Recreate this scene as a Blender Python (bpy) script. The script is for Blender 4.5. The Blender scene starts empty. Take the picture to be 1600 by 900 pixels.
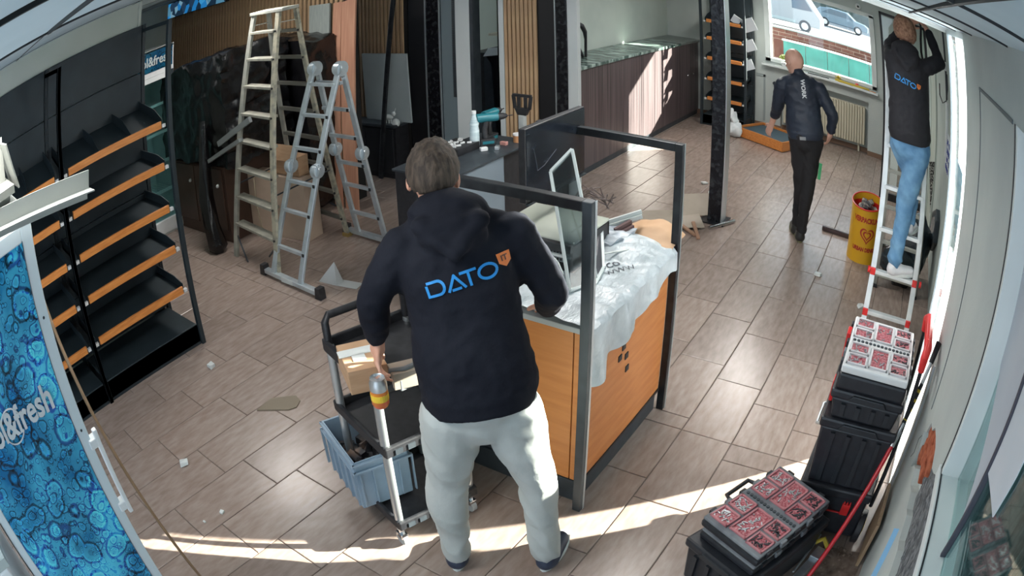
import bpy, bmesh, math, random
from math import sin, cos, pi, radians, sqrt, atan2
from mathutils import Vector, Matrix, noise
from mathutils.bvhtree import BVHTree
random.seed(7)
sc = bpy.context.scene
C = sc.collection

# ---------------------------------------------------------------- camera (ceiling dome camera, wide lens with barrel curve)
cd = bpy.data.cameras.new('camera'); cam = bpy.data.objects.new('camera', cd); C.objects.link(cam); sc.camera = cam
cd.type = 'PANO'; cd.sensor_width = 36.0; cd.sensor_fit = 'HORIZONTAL'; cd.clip_start = 0.02; cd.clip_end = 500
for tgt in (cd, getattr(cd, 'cycles', None)):
    if tgt is None or not hasattr(tgt, 'panorama_type'): continue
    tgt.panorama_type = 'FISHEYE_LENS_POLYNOMIAL'
    tgt.fisheye_fov = radians(170)
    tgt.fisheye_polynomial_k0 = 0.0
    tgt.fisheye_polynomial_k1 = -0.03696082
    tgt.fisheye_polynomial_k2 = -0.000283766
    tgt.fisheye_polynomial_k3 = 2.7125526e-05
    tgt.fisheye_polynomial_k4 = -2.3373625e-06
cam.matrix_world = Matrix(((0.83874049, -0.22935007, 0.49387542, 0), (0.54411421, 0.38849058, -0.74364964, 0), (-0.02130985, 0.89245370, 0.45063542, 2.37986), (0, 0, 0, 1)))

# ---------------------------------------------------------------- sky, sun, exposure
w = bpy.data.worlds.new('sky'); sc.world = w; w.use_nodes = True
wb = w.node_tree.nodes['Background']; wb.inputs[0].default_value = (0.72, 0.86, 1.0, 1); wb.inputs[1].default_value = 3.0
sd = bpy.data.lights.new('sun', 'SUN'); sun = bpy.data.objects.new('sun', sd); C.objects.link(sun)
sd.energy = 55.0; sd.angle = radians(0.6); sd.color = (1.0, 0.93, 0.82)
sun.rotation_euler = Vector((-0.72, -0.685, -0.38)).to_track_quat('-Z', 'Y').to_euler(); sun.location = (8, 12, 6)
sc.view_settings.view_transform = 'Standard'; sc.view_settings.look = 'None'; sc.view_settings.gamma = 1.0
sc.view_settings.exposure = 0.0
try: sc.view_settings.use_curve_mapping = False
except Exception: pass
sc.cycles.use_denoising = True; sc.cycles.max_bounces = 8; sc.cycles.diffuse_bounces = 4; sc.cycles.transparent_max_bounces = 12
sc.cycles.sample_clamp_indirect = 6.0

# ---------------------------------------------------------------- materials
MATS = {}
def mat(name, col=(.5, .5, .5), rough=.5, metal=0., c2=None, ns=5., nd=2., st=(1, 1, 1), bump=0., bs=None, lo=.35, hi=.65, alpha=1., trans=0., emit=0., coat=0., rnd=0., rot=(0, 0, 0), spec=.5):
    if name in MATS: return MATS[name]
    m = bpy.data.materials.new(name); m.use_nodes = True; MATS[name] = m
    nt = m.node_tree; N = nt.nodes; L = nt.links; b = N['Principled BSDF']
    b.inputs['Base Color'].default_value = (*col, 1); b.inputs['Roughness'].default_value = rough; b.inputs['Metallic'].default_value = metal
    b.inputs['Specular IOR Level'].default_value = spec
    if alpha < 1: b.inputs['Alpha'].default_value = alpha
    if trans: b.inputs['Transmission Weight'].default_value = trans
    if coat: b.inputs['Coat Weight'].default_value = coat; b.inputs['Coat Roughness'].default_value = .12
    if emit: b.inputs['Emission Color'].default_value = (*col, 1); b.inputs['Emission Strength'].default_value = emit
    src = None
    if c2 is not None or bump:
        tc = N.new('ShaderNodeTexCoord'); mp = N.new('ShaderNodeMapping'); mp.inputs['Scale'].default_value = st; mp.inputs['Rotation'].default_value = rot
        L.new(tc.outputs['Object'], mp.inputs['Vector'])
        vec = mp.outputs[0]
        if rnd:
            oi = N.new('ShaderNodeObjectInfo'); vm = N.new('ShaderNodeVectorMath'); vm.operation = 'MULTIPLY_ADD'
            vm.inputs[1].default_value = (1, 1, 1); L.new(mp.outputs[0], vm.inputs[0])
            cmb = N.new('ShaderNodeMath'); cmb.operation = 'MULTIPLY'; cmb.inputs[1].default_value = 97.; L.new(oi.outputs['Random'], cmb.inputs[0]); L.new(cmb.outputs[0], vm.inputs[2]); vec = vm.outputs[0]
        nz = N.new('ShaderNodeTexNoise'); nz.inputs['Scale'].default_value = ns; nz.inputs['Detail'].default_value = nd; L.new(vec, nz.inputs['Vector'])
    if c2 is not None:
        cr = N.new('ShaderNodeValToRGB'); cr.color_ramp.elements[0].position = lo; cr.color_ramp.elements[1].position = hi
        cr.color_ramp.elements[0].color = (*col, 1); cr.color_ramp.elements[1].color = (*c2, 1)
        L.new(nz.outputs[0], cr.inputs[0]); src = cr.outputs[0]
        if rnd:
            hs = N.new('ShaderNodeHueSaturation'); mr = N.new('ShaderNodeMapRange'); mr.inputs['To Min'].default_value = 1 - rnd; mr.inputs['To Max'].default_value = 1 + rnd
            L.new(oi.outputs['Random'], mr.inputs['Value']); L.new(mr.outputs[0], hs.inputs['Value']); L.new(src, hs.inputs['Color']); src = hs.outputs[0]
        L.new(src, b.inputs['Base Color'])
    if bump:
        bp = N.new('ShaderNodeBump'); bp.inputs['Strength'].default_value = bump; bp.inputs['Distance'].default_value = .01
        if bs:
            n2 = N.new('ShaderNodeTexNoise'); n2.inputs['Scale'].default_value = bs; n2.inputs['Detail'].default_value = 4; L.new(mp.outputs[0], n2.inputs['Vector']); L.new(n2.outputs[0], bp.inputs['Height'])
        else: L.new(nz.outputs[0], bp.inputs['Height'])
        L.new(bp.outputs[0], b.inputs['Normal'])
    return m

def glassmat(name, col=(.85, .95, .93), refl=.12, tr=.85):
    if name in MATS: return MATS[name]
    m = bpy.data.materials.new(name); m.use_nodes = True; MATS[name] = m
    nt = m.node_tree; N = nt.nodes; L = nt.links; out = N['Material Output']; N.remove(N['Principled BSDF'])
    t = N.new('ShaderNodeBsdfTransparent'); t.inputs[0].default_value = (*[c * tr for c in col], 1)
    g = N.new('ShaderNodeBsdfGlossy'); g.inputs['Roughness'].default_value = .03; g.inputs[0].default_value = (1, 1, 1, 1)
    fr = N.new('ShaderNodeMath'); fr.operation = 'POWER'; fr.inputs[1].default_value = 4; lw_ = N.new('ShaderNodeLayerWeight'); lw_.inputs[0].default_value = .5; L.new(lw_.outputs['Facing'], fr.inputs[0])
    mx = N.new('ShaderNodeMixShader'); mm = N.new('ShaderNodeMath'); mm.operation = 'ADD'; mm.inputs[1].default_value = refl / 2; mm.use_clamp = True
    L.new(fr.outputs[0], mm.inputs[0]); L.new(mm.outputs[0], mx.inputs[0]); L.new(t.outputs[0], mx.inputs[1]); L.new(g.outputs[0], mx.inputs[2]); L.new(mx.outputs[0], out.inputs[0])
    return m

def filmmat(name, col=(.9, .93, .95), tl=.7):
    m = bpy.data.materials.new(name); m.use_nodes = True; MATS[name] = m
    nt = m.node_tree; N = nt.nodes; L = nt.links; out = N['Material Output']; N.remove(N['Principled BSDF'])
    d = N.new('ShaderNodeBsdfDiffuse'); d.inputs[0].default_value = (*col, 1); t = N.new('ShaderNodeBsdfTranslucent'); t.inputs[0].default_value = (*col, 1)
    mx = N.new('ShaderNodeMixShader'); mx.inputs[0].default_value = tl; L.new(d.outputs[0], mx.inputs[1]); L.new(t.outputs[0], mx.inputs[2]); L.new(mx.outputs[0], out.inputs[0])
    return m

black = mat('black_plastic', (.012, .013, .016), .45, c2=(.022, .023, .027), ns=30)
blackm = mat('black_metal', (.014, .016, .02), .35, .3, c2=(.03, .035, .04), ns=14)
anth = mat('anthracite_steel', (.016, .026, .032), .5, .2, c2=(.022, .034, .042), ns=6)
darkgrey = mat('dark_grey_metal', (.035, .045, .055), .45, .3, c2=(.055, .068, .08), ns=9)
white = mat('white_paint', (.62, .66, .66), .5, c2=(.68, .72, .71), ns=4)
whitep = mat('white_plastic', (.7, .72, .73), .35, c2=(.76, .78, .79), ns=12)
wallw = mat('wall_plaster', (.43, .47, .46), .75, c2=(.48, .52, .50), ns=3, bump=.15, bs=60)
wallg = mat('wall_grey_green', (.42, .48, .45), .75, c2=(.47, .53, .49), ns=2.5, bump=.1, bs=60)
ceilm = mat('ceiling_panel', (.54, .65, .70), .8, c2=(.58, .69, .74), ns=5, rnd=.03)
oak = mat('orange_oak', (.62, .25, .075), .4, c2=(.52, .19, .05), ns=3, nd=4, st=(1.2, 1.2, 12), lo=.3, hi=.75)
oaky = mat('orange_oak_rail', (.68, .27, .07), .4, c2=(.48, .16, .035), ns=6, nd=5, st=(1.5, 14, 14), lo=.3, hi=.75)
alu = mat('aluminium', (.55, .60, .63), .35, .85, c2=(.68, .72, .75), ns=20, st=(1, 1, .1))
aludull = mat('weathered_aluminium', (.36, .37, .34), .55, .5, c2=(.52, .52, .46), ns=9, nd=6)
chrome = mat('chrome', (.7, .72, .75), .15, 1.)
redp = mat('red_plastic', (.62, .02, .02), .35, c2=(.7, .03, .03), ns=20)
cardm = mat('cardboard', (.42, .26, .15), .8, c2=(.48, .31, .19), ns=9, st=(1, 1, 6))
skin = mat('skin', (.58, .30, .21), .5, c2=(.66, .37, .27), ns=14)

# ---------------------------------------------------------------- mesh builder
class MB:
    def __init__(s): s.v = []; s.f = []
    def add(s, vs, fs):
        o = len(s.v); s.v += [Vector(p) for p in vs]; s.f += [tuple(i + o for i in f) for f in fs]; return s
    def box(s, x0, y0, z0, x1, y1, z1):
        return s.add([(x0, y0, z0), (x1, y0, z0), (x1, y1, z0), (x0, y1, z0), (x0, y0, z1), (x1, y0, z1), (x1, y1, z1), (x0, y1, z1)],
                     [(0, 3, 2, 1), (4, 5, 6, 7), (0, 1, 5, 4), (1, 2, 6, 5), (2, 3, 7, 6), (3, 0, 4, 7)])
    def obox(s, c, sz, M=None):
        M = M or Matrix.Identity(3); c = Vector(c); h = [k / 2 for k in sz]
        vs = [c + M @ Vector((sx * h[0], sy * h[1], sz_ * h[2])) for sz_ in (-1, 1) for sx, sy in ((-1, -1), (1, -1), (1, 1), (-1, 1))]
        return s.add(vs, [(0, 3, 2, 1), (4, 5, 6, 7), (0, 1, 5, 4), (1, 2, 6, 5), (2, 3, 7, 6), (3, 0, 4, 7)])
    def bar(s, a, b, wd, ht, up=(0, 0, 1)):
        a = Vector(a); b = Vector(b); z = (b - a).normalized(); u = Vector(up)
        x = u.cross(z)
        if x.length < 1e-4: x = Vector((1, 0, 0)).cross(z)
        x.normalize(); y = z.cross(x)
        M = Matrix((x, y, z)).transposed()
        return s.obox((a + b) / 2, (wd, ht, (b - a).length), M)
    def cyl(s, a, b, r0, r1=None, n=12):
        return s.tube([a, b], [r0, r0 if r1 is None else r1], n)
    def tube(s, pts, r, n=8, caps=True):
        pts = [Vector(p) for p in pts]; k = len(pts); rr = r if isinstance(r, (list, tuple)) else [r] * k
        o = len(s.v); up = None
        for i, p in enumerate(pts):
            t = (pts[min(i + 1, k - 1)] - pts[max(i - 1, 0)]).normalized()
            if up is None: up = t.orthogonal().normalized()
            up = (up - t * up.dot(t)); up = up.normalized() if up.length > 1e-5 else t.orthogonal().normalized()
            sd_ = t.cross(up)
            for j in range(n):
                a = 2 * pi * j / n; s.v.append(p + (up * cos(a) + sd_ * sin(a)) * rr[i])
        for i in range(k - 1):
            for j in range(n):
                a = o + i * n + j; b = o + i * n + (j + 1) % n; s.f.append((a, b, b + n, a + n))
        if caps: s.f.append(tuple(o + j for j in reversed(range(n)))); s.f.append(tuple(o + (k - 1) * n + j for j in range(n)))
        return s
    def lathe(s, prof, c=(0, 0, 0), n=20, M=None):
        o = len(s.v); c = Vector(c)
        for r, z in prof:
            for j in range(n):
                a = 2 * pi * j / n; p = Vector((r * cos(a), r * sin(a), z)); s.v.append(c + (M @ p if M else p))
        for i in range(len(prof) - 1):
            for j in range(n):
                a = o + i * n + j; b = o + i * n + (j + 1) % n; s.f.append((a, b, b + n, a + n))
        s.f.append(tuple(o + j for j in reversed(range(n)))); s.f.append(tuple(o + (len(prof) - 1) * n + j for j in range(n)))
        return s
    def ell(s, c, r, M=None, n=16, m=10):
        c = Vector(c); prof = []
        o = len(s.v); M = M or Matrix.Identity(3)
        s.v.append(c + M @ Vector((0, 0, -r[2])))
        for i in range(1, m):
            t = pi * i / m - pi / 2
            for j in range(n):
                a = 2 * pi * j / n; s.v.append(c + M @ Vector((r[0] * cos(t) * cos(a), r[1] * cos(t) * sin(a), r[2] * sin(t))))
        s.v.append(c + M @ Vector((0, 0, r[2]))); top = len(s.v) - 1
        for j in range(n): s.f.append((o, o + 1 + (j + 1) % n, o + 1 + j)); s.f.append((top, top - n + j, top - n + (j + 1) % n))
        for i in range(m - 2):
            for j in range(n):
                a = o + 1 + i * n + j; b = o + 1 + i * n + (j + 1) % n; s.f.append((a, b, b + n, a + n))
        return s
    def prism(s, poly, ax, a, b):
        n = len(poly); o = len(s.v)
        def P(u, v_, t): return {'x': (t, u, v_), 'y': (u, t, v_), 'z': (u, v_, t)}[ax]
        for t in (a, b):
            for u, v_ in poly: s.v.append(Vector(P(u, v_, t)))
        s.f.append(tuple(o + i for i in range(n))); s.f.append(tuple(o + n + i for i in reversed(range(n))))
        for i in range(n): j = (i + 1) % n; s.f.append((o + i, o + n + i, o + n + j, o + j))
        return s

def mesh_obj(name, vs, fs, m, parent=None, smooth=False):
    me = bpy.data.meshes.new(name); me.from_pydata([tuple(v) for v in vs], [], fs); me.update()
    if m: me.materials.append(m)
    o = bpy.data.objects.new(name, me); C.objects.link(o)
    if parent: o.parent = parent
    if smooth:
        for p in me.polygons: p.use_smooth = True
    return o
def top_of(o):
    while o.parent: o = o.parent
    return o
def build(mb, name, m, parent=None, world=False, smooth=False, bev=0, label=None, kind=None, fix=True):
    vs = mb.v
    if world and parent is not None:
        t = top_of(parent); I = (Matrix.Translation(t.location) @ t.rotation_euler.to_matrix().to_4x4()).inverted(); vs = [I @ v for v in vs]
    o = mesh_obj(name, vs, mb.f, m, parent, False)
    if fix:
        bm = bmesh.new(); bm.from_mesh(o.data); bmesh.ops.recalc_face_normals(bm, faces=bm.faces); bm.to_mesh(o.data); bm.free()
    if smooth:
        for p in o.data.polygons: p.use_smooth = True
        try: o.data.set_sharp_from_angle(angle=radians(42))
        except Exception: pass
    if bev:
        md = o.modifiers.new('bevel', 'BEVEL'); md.width = bev; md.segments = 2; md.limit_method = 'ANGLE'; md.angle_limit = radians(40)
    if label: o['label'] = label
    if kind: o['kind'] = kind
    return o
def thing(name, label, cat, loc=(0, 0, 0), rz=0., group=None):
    o = bpy.data.objects.new(name, None); C.objects.link(o); o.location = loc; o.rotation_euler = (0, 0, rz); o.empty_display_size = .1
    o['label'] = label; o['category'] = cat
    if group: o['group'] = group
    return o
def tag(o, label, cat, group=None):
    o['label'] = label; o['category'] = cat
    if group: o['group'] = group
    return o
def copy_tree(o, loc=None, rz=None, label=None, parent=None):
    c = o.copy(); C.objects.link(c)
    if parent is not None: c.parent = parent
    if loc is not None: c.location = loc
    if rz is not None: c.rotation_euler = (0, 0, rz)
    if label: c['label'] = label
    for ch in list(o.children): copy_tree(ch, parent=c)
    return c
def text_verts(s, size=1., ext=.0, bold=0., sx=1., res=3):
    cu = bpy.data.curves.new('t', 'FONT'); cu.body = s; cu.size = size; cu.extrude = ext; cu.offset = bold; cu.resolution_u = res; cu.align_x = 'CENTER'; cu.align_y = 'CENTER'
    ob = bpy.data.objects.new('t', cu); C.objects.link(ob); dg = bpy.context.evaluated_depsgraph_get(); dg.update()
    me = bpy.data.meshes.new_from_object(ob.evaluated_get(dg)); vs = [Vector((v.co.x * sx, v.co.y, v.co.z)) for v in me.vertices]; fs = [tuple(p.vertices) for p in me.polygons]
    bpy.data.objects.remove(ob); bpy.data.meshes.remove(me); bpy.data.curves.remove(cu)
    return vs, fs
def text_mb(s, org, xdir, ydir, size, ext=.001, bold=0., sx=1.):
    vs, fs = text_verts(s, size, ext, bold, sx); X = Vector(xdir).normalized(); Y = Vector(ydir).normalized(); Z = X.cross(Y); org = Vector(org)
    m = MB(); m.add([org + X * v.x + Y * v.y + Z * v.z for v in vs], fs); return m
S = 'structure'
# ================================================================ FLOOR with tiles
tilem = mat('floor_tile', (.255, .192, .16), .27, c2=(.345, .278, .243), ns=5.5, nd=7, st=(6, 1.6, 1), rnd=.09, bump=.06, rot=(0, 0, .5), lo=.3, hi=.7)
grout = mat('grout', (.14, .11, .095), .9)
fb = MB(); fb.box(-9.2, -1.75, -.12, .62, 10.33, -.006)
floor = build(fb, 'floor', grout, kind=S)
TW, TL, GR = .30, .60, .0045
def tile_mesh(w_, l_):
    b = MB(); e = .004; g = GR / 2
    x0, x1, y0, y1 = g, w_ - g, g, l_ - g
    b.add([(x0, y0, -.006), (x1, y0, -.006), (x1, y1, -.006), (x0, y1, -.006), (x0, y0, -.002), (x1, y0, -.002), (x1, y1, -.002), (x0, y1, -.002), (x0 + e, y0 + e, 0), (x1 - e, y0 + e, 0), (x1 - e, y1 - e, 0), (x0 + e, y1 - e, 0)],
          [(4, 5, 9, 8), (5, 6, 10, 9), (6, 7, 11, 10), (7, 4, 8, 11), (8, 9, 10, 11), (0, 1, 5, 4), (1, 2, 6, 5), (2, 3, 7, 6), (3, 0, 4, 7)])
    return b
cells = []
ncol = 33
for k in range(-27, 6):
    x = -.938 + .3 * k
    if k <= -3: base = 1.04 + .15 * ((k + 9))          # left field steps one way
    else: base = 2.40 - .15 * k - (.0 if k else 0)
    if x + .3 > .62: continue
    for y0, y1 in ((-1.6, 2.996), (2.996, 10.1)):
        b0 = base % .6 if y0 < 0 else ((3.56 - .15 * k) % .6)
        js = [y0]; y = y0 - (y0 % .6) + b0 - .6
        while y < y1:
            if y > y0 + .02 and y < y1 - .02: js.append(y)
            y += .6
        js.append(y1)
        for a, b in zip(js, js[1:]): cells.append((x, a, b - a))
def vis(c):
    x, y, l = c; x += .15; y += l / 2
    az = math.degrees(atan2(x, y)); d = math.hypot(x, y)
    if y < .3 and x > -1.6: return 1e3
    if az < -76 or az > 10 or x > .5: return 1e3
    if x < -4.0 and (y < 2.2 or y > 4.3) and y < 5.4: return 1e3
    if x < -4.9 and y > 4.1: return 1e3
    if x < -3.3 and y > 5.7: return 1e3
    if -1.9 < x < -1.2 and 2.2 < y < 3.0: return 1e3
    return d
cells.sort(key=vis)
protos = {}; rest = MB()
for i, (x, y, l) in enumerate(cells):
    key = round(l, 3)
    if i < 300:
        if key not in protos:
            o = build(tile_mesh(.3, l), 'tile', tilem, floor); protos[key] = o
        else:
            o = protos[key].copy(); C.objects.link(o)
        o.location = (x, y, 0)
    else:
        b = tile_mesh(.3, l); rest.add([v + Vector((x, y, 0)) for v in b.v], b.f)
build(rest, 'outer_tiles', tilem, floor, kind='stuff')

# ================================================================ WALLS
def wall(name, m, *boxes, bev=0):
    b = MB()
    for q in boxes: b.box(*q)
    return build(b, name, m, kind=S, bev=bev)
H2 = 2.59
# right wall: near piece with shop window, damaged plaster, pillar
WX = .425
wr = wall('wall_right', wallw, (WX, -1.6, 0, WX + .16, .55, 1.16), (WX, -1.6, 2.24, WX + .16, 1.61, 2.7), (WX, 2.40, 0, WX + .16, 2.91, 2.7), (WX, 1.61, 1.155, WX + .16, 2.40, 2.7), (WX, .55, 0, WX + .16, 2.40, .60),
          (WX + .05, .55, .58, WX + .16, 2.40, 1.16))
rng = random.Random(3)
lo_ = [(2.40, .60), (2.36, .62), (2.31, .66), (2.27, .70), (2.20, .735), (2.12, .71), (2.03, .75), (1.93, .745), (1.86, .775), (1.74, .755), (1.66, .78), (1.52, .77), (1.40, .79), (1.2, .77), (.9, .78), (.55, .77)]
pe = MB(); pe.prism(lo_ + [(.55, .60)], 'x', WX, WX + .05); build(pe, 'plaster_edge', wallw, wr, kind='structure')
hi_ = [(2.40, .60), (2.36, .62), (2.34, .74), (2.38, .80), (2.31, .84), (2.25, .93), (2.16, .955), (2.10, 1.01), (2.0, 1.04), (1.9, 1.06), (1.80, 1.05), (1.72, 1.09), (1.66, 1.13), (1.61, 1.155), (2.40, 1.155)]
pe = MB(); pe.prism(hi_, 'x', WX, WX + .05); build(pe, 'plaster_edge', wallw, wr, kind='structure')
brickm = mat('brick_red', (.30, .07, .03), .85, c2=(.45, .13, .06), ns=30, nd=5, bump=.5)
rub = mat('rubble_mortar', (.07, .075, .08), .95, c2=(.24, .25, .26), ns=40, nd=8, bump=1., lo=.4, hi=.7)
for i, (y, z, l, hh) in enumerate(((1.93, .975, .14, .06), (2.08, .945, .10, .07), (1.93, .905, .13, .06), (2.07, .87, .13, .06), (2.21, .85, .09, .07), (2.02, .80, .14, .06), (2.17, .775, .12, .06), (2.27, .70, .07, .06))):
    b = MB(); b.box(WX + .012, y, z, WX + .05, y + l, z + hh); build(b, 'brick', brickm, wr, bev=.006)
rb = MB()
for i in range(420):
    y = rng.uniform(.56, 2.02); z = rng.uniform(.74, 1.15 - max(0, y - 1.62) * .55)
    r = rng.uniform(.010, .030); rb.ell((WX + .045, y, z), (r * .6, r * rng.uniform(.8, 1.5), r), Matrix.Rotation(rng.random() * 3, 3, 'X'), 6, 4)
rb.prism([(.55, .72), (2.0, .72), (2.0, .95), (1.62, 1.15), (.55, 1.15)], 'x', WX + .035, WX + .05)
build(rb, 'rubble', rub, wr, kind='stuff')
b = MB(); b.tube([(WX - .0, 2.50, .57), (WX - .0, 2.44, .64), (WX, 2.46, .70), (WX, 2.40, .76)], .0025, 5); build(b, 'crack', black, wr)
# leaning white board strips at the wall foot
t = thing('blue_tape', 'light blue tape strip on the lower right wall below the broken plaster', 'tape', (WX, 1.8, .45)); b = MB(); b.bar((WX - .003, 1.86, .70), (WX - .003, 1.72, .38), .05, .002, (0, 1, 0)); build(b, 'strip', mat('blue_film', (.24, .46, .68), .4), t, world=True)
# thin joint lines of the flush panel on the pillar
tr = MB(); tr.box(WX - .006, 1.64, 2.232, WX, 2.40, 2.245); tr.box(WX - .004, 2.392, .9, WX, 2.40, 2.24)
build(tr, 'trim_1', mat('joint_grey', (.12, .14, .15), .6), kind=S)
# right wall further on (recess), door recess
wr2 = wall('wall_east', mat('recess_wall', (.36, .42, .40), .7, c2=(.41, .47, .44), ns=3), (.56, 3.91, 0, .60, 5.03, 2.7), (.56, 5.03, 0, .60, 5.17, 1.50), (.56, 5.03, 1.98, .60, 5.17, 2.7), (.56, 5.17, 0, .60, 10.1, 2.7), (WX, 3.89, 0, .60, 3.93, 2.7))
b = MB(); b.box(.575, 5.03, 1.50, .585, 5.17, 1.98); build(b, 'added_sun_slot', glassmat('clear_glass', (.97, 1, .99), .06, .97), kind=S)  # pane of an added slot that lets a sun patch onto the floor
# glazed panel with white film and clear slots shaped for the sun beam
film = filmmat('white_window_film', (.93, .95, .97), .75)
b = MB(); b.prism([(2.93, .04), (3.395, .04), (3.395, 1.25), (3.12, 1.25), (3.12, 1.72), (3.395, 1.72), (3.395, 2.42), (2.93, 2.42)], 'x', WX + .01, WX + .016); b.box(WX + .01, 3.62, .04, WX + .016, 3.89, 2.42); dg1 = build(b, 'door_1', film, kind=S)
b = MB(); b.box(WX + .01, 3.395, .04, WX + .016, 3.62, 2.42); b.box(WX + .01, 3.12, 1.25, WX + .016, 3.395, 1.72); build(b, 'clear_pane', glassmat('clear_glass', (.97, 1, .99), .06, .97), dg1)
b = MB(); b.box(WX, 2.91, 0, WX + .05, 2.935, 2.46); b.box(WX, 3.885, 0, WX + .05, 3.91, 2.46); b.box(WX, 2.91, 2.42, WX + .05, 3.91, 2.7); b.box(WX, 2.91, 0, WX + .05, 3.91, .05); build(b, 'door_frame', white, dg1)
# recess wall details: door leaf panels, conduit, device, note, code box
b = MB(); b.box(.545, 7.0, .03, .56, 7.9, 2.2); dleaf = build(b, 'door_2', mat('door_grey_green', (.38, .43, .38), .6, c2=(.42, .47, .42), ns=3), kind=S, bev=.004)
b = MB(); b.box(.535, 6.9, 0, .56, 6.98, 2.3); b.box(.535, 7.92, 0, .56, 8.0, 2.3); b.box(.535, 6.9, 2.2, .56, 8.0, 2.3); build(b, 'door_frame', wallg, dleaf, bev=.004)
t = thing('wall_conduit', 'thin grey cable conduit running down the wall right of the man on the ladder', 'conduit', (.55, 5.4, 1.3))
b = MB(); b.tube([(.548, 5.40, 2.5), (.548, 5.42, 1.82)], .010, 8); build(b, 'pipe', darkgrey, t, world=True, smooth=True)
b = MB(); b.box(.53, 5.37, 2.08, .56, 5.45, 2.16); b.box(.535, 5.38, 1.32, .56, 5.46, 1.80); build(b, 'junction_box', whitep, t, world=True, bev=.003)
b = MB(); b.box(.555, 4.98, 1.20, .559, 5.55, 1.54); t = thing('paper_note', 'white handwritten note taped to the wall beside the ladder', 'note', (.557, 5.2, 1.2)); build(b, 'sheet', mat('paper', (.62, .66, .70), .8), t, world=True)
b = MB()
for i in range(4):
    for j in range(6):
        if rng.random() < .8: b.tube([(.553, 5.05 + j * .075, 1.49 - i * .075), (.553, 5.075 + j * .075, 1.445 - i * .075), (.553, 5.10 + j * .075, 1.485 - i * .075)], .005, 4)
build(b, 'handwriting', mat('ink_blue', (.06, .08, .3), .6), t, world=True, kind='stuff')
t = thing('door_intercom', 'small dark grey diamond shaped device on the wall below the note', 'intercom', (.55, 6.0, .3))
b = MB(); b.prism([(6.42, .34), (6.25, .58), (5.75, .76), (5.60, .70), (5.60, .50), (6.0, .28)], 'x', .51, .558); build(b, 'case', darkgrey, t, world=True, bev=.006)
b = MB(); b.prism([(6.25, .40), (6.15, .54), (5.78, .69), (5.68, .65), (5.68, .53), (5.98, .36)], 'x', .505, .512); build(b, 'lens', mat('smoked', (.12, .17, .20), .15), t, world=True)
t = thing('hanging_mesh', 'dark perforated strip hanging between the ladder rail and the wall note', 'strip', (.5, 6.4, .6)); b = MB(); b.prism([(.40, 1.10), (.47, 1.12), (.46, .62)], 'y', 6.0, 6.01); build(b, 'mesh', mat('mesh_dark', (.03, .03, .03), .6, c2=(.4, .4, .36), ns=60, lo=.5, hi=.55), t, world=True)
t = thing('loose_cable', 'black cable loop hanging behind the elbow of the man on the ladder', 'cable', (.5, 5.0, 1.9))
b = MB(); b.tube([(.46, 5.3, 1.95), (.46, 5.3, 1.85), (.49, 5.3, 1.79), (.53, 5.3, 1.82), (.55, 5.3, 1.93), (.55, 5.3, 2.06)], .006, 6); build(b, 'wire', black, t, world=True, smooth=True)

# shop window in the near right wall
b = MB(); b.box(WX + .085, -1.55, 1.20, WX + .091, 1.58, 2.24); win1 = build(b, 'window_1', glassmat('shop_glass', (.75, .92, .9), .05, .9), kind=S)
b = MB(); b.box(WX - .012, -1.6, 1.155, WX + .10, 1.63, 1.20); build(b, 'window_sill', white, win1, bev=.004)
b = MB(); b.box(WX, 1.575, 1.19, WX + .09, 1.61, 2.24); build(b, 'window_frame', white, win1, bev=.003)
b = MB(); b.box(WX - .003, 1.60, 1.2, WX + .004, 1.612, 2.24); b.box(WX - .003, -1.5, 1.196, WX + .004, 1.61, 1.203); build(b, 'rubber_seal', black, win1)
b = MB(); b.box(WX + .065, 1.218, 1.2, WX + .09, 1.234, 2.24); build(b, 'mullion', mat('mullion_dark', (.05, .05, .07), .5), win1, bev=.003)
grf = mat('grey_window_film', (.42, .45, .50), .6, c2=(.46, .49, .53), ns=4)
b = MB(); b.prism([(1.575, 1.60), (1.24, 1.30), (1.24, 2.24), (1.575, 2.24)], 'x', WX + .078, WX + .081); build(b, 'grey_film', grf, win1)
b = MB(); b.prism([(1.215, 1.50), (.984, 1.56), (.965, 1.69), (.975, 2.24), (1.215, 2.24)], 'x', WX + .074, WX + .078); build(b, 'white_film', mat('white_film_opaque', (.52, .56, .60), .6, c2=(.58, .6, .64), ns=4), win1)
# outside: ribbed green grey shutter behind the glass
b = MB(); x = WX + .60
for i in range(82):
    y = -1.5 + i * .056
    b.prism([(x, y), (x + .03, y + .012), (x + .03, y + .044), (x, y + .056), (x + .05, y + .056), (x + .05, y)], 'z', -.1, 2.4)
build(b, 'ribbed_shutter', mat('shutter_green', (.03, .06, .06), .5, c2=(.10, .15, .145), ns=6, nd=3, st=(1, 12, 1)), win1, kind='stuff')

# left wall, frieze, far-left walls
wl = wall('wall_left', wallg, (-4.75, -1.6, 0, -4.56, 2.12, 2.39))
fz = wall('trim_2', mat('frieze', (.46, .50, .44), .7, c2=(.50, .53, .48), ns=2), (-4.75, -1.6, 2.39, -4.50, 2.09, 2.62), (-4.50, 2.07, 2.385, -4.49, 2.10, 2.6), (-4.51, .745, 2.39, -4.498, .755, 2.6))
wall('wall_far_left', wallg, (-9.2, 2.12, 0, -9.0, 4.9, 2.7), (-9.2, 2.0, 0, -4.56, 2.12, 2.7))
wall('wall_front', wallw, (-9.2, -1.75, 0, -3.9, -1.6, 2.7), (-3.9, -1.75, 0, .6, -1.6, .25), (-3.9, -1.75, 2.3, .6, -1.6, 2.7), (-1.75, -1.75, 0, -1.6, -1.6, 2.5), (.35, -1.75, 0, .6, -1.6, 2.7))
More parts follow.
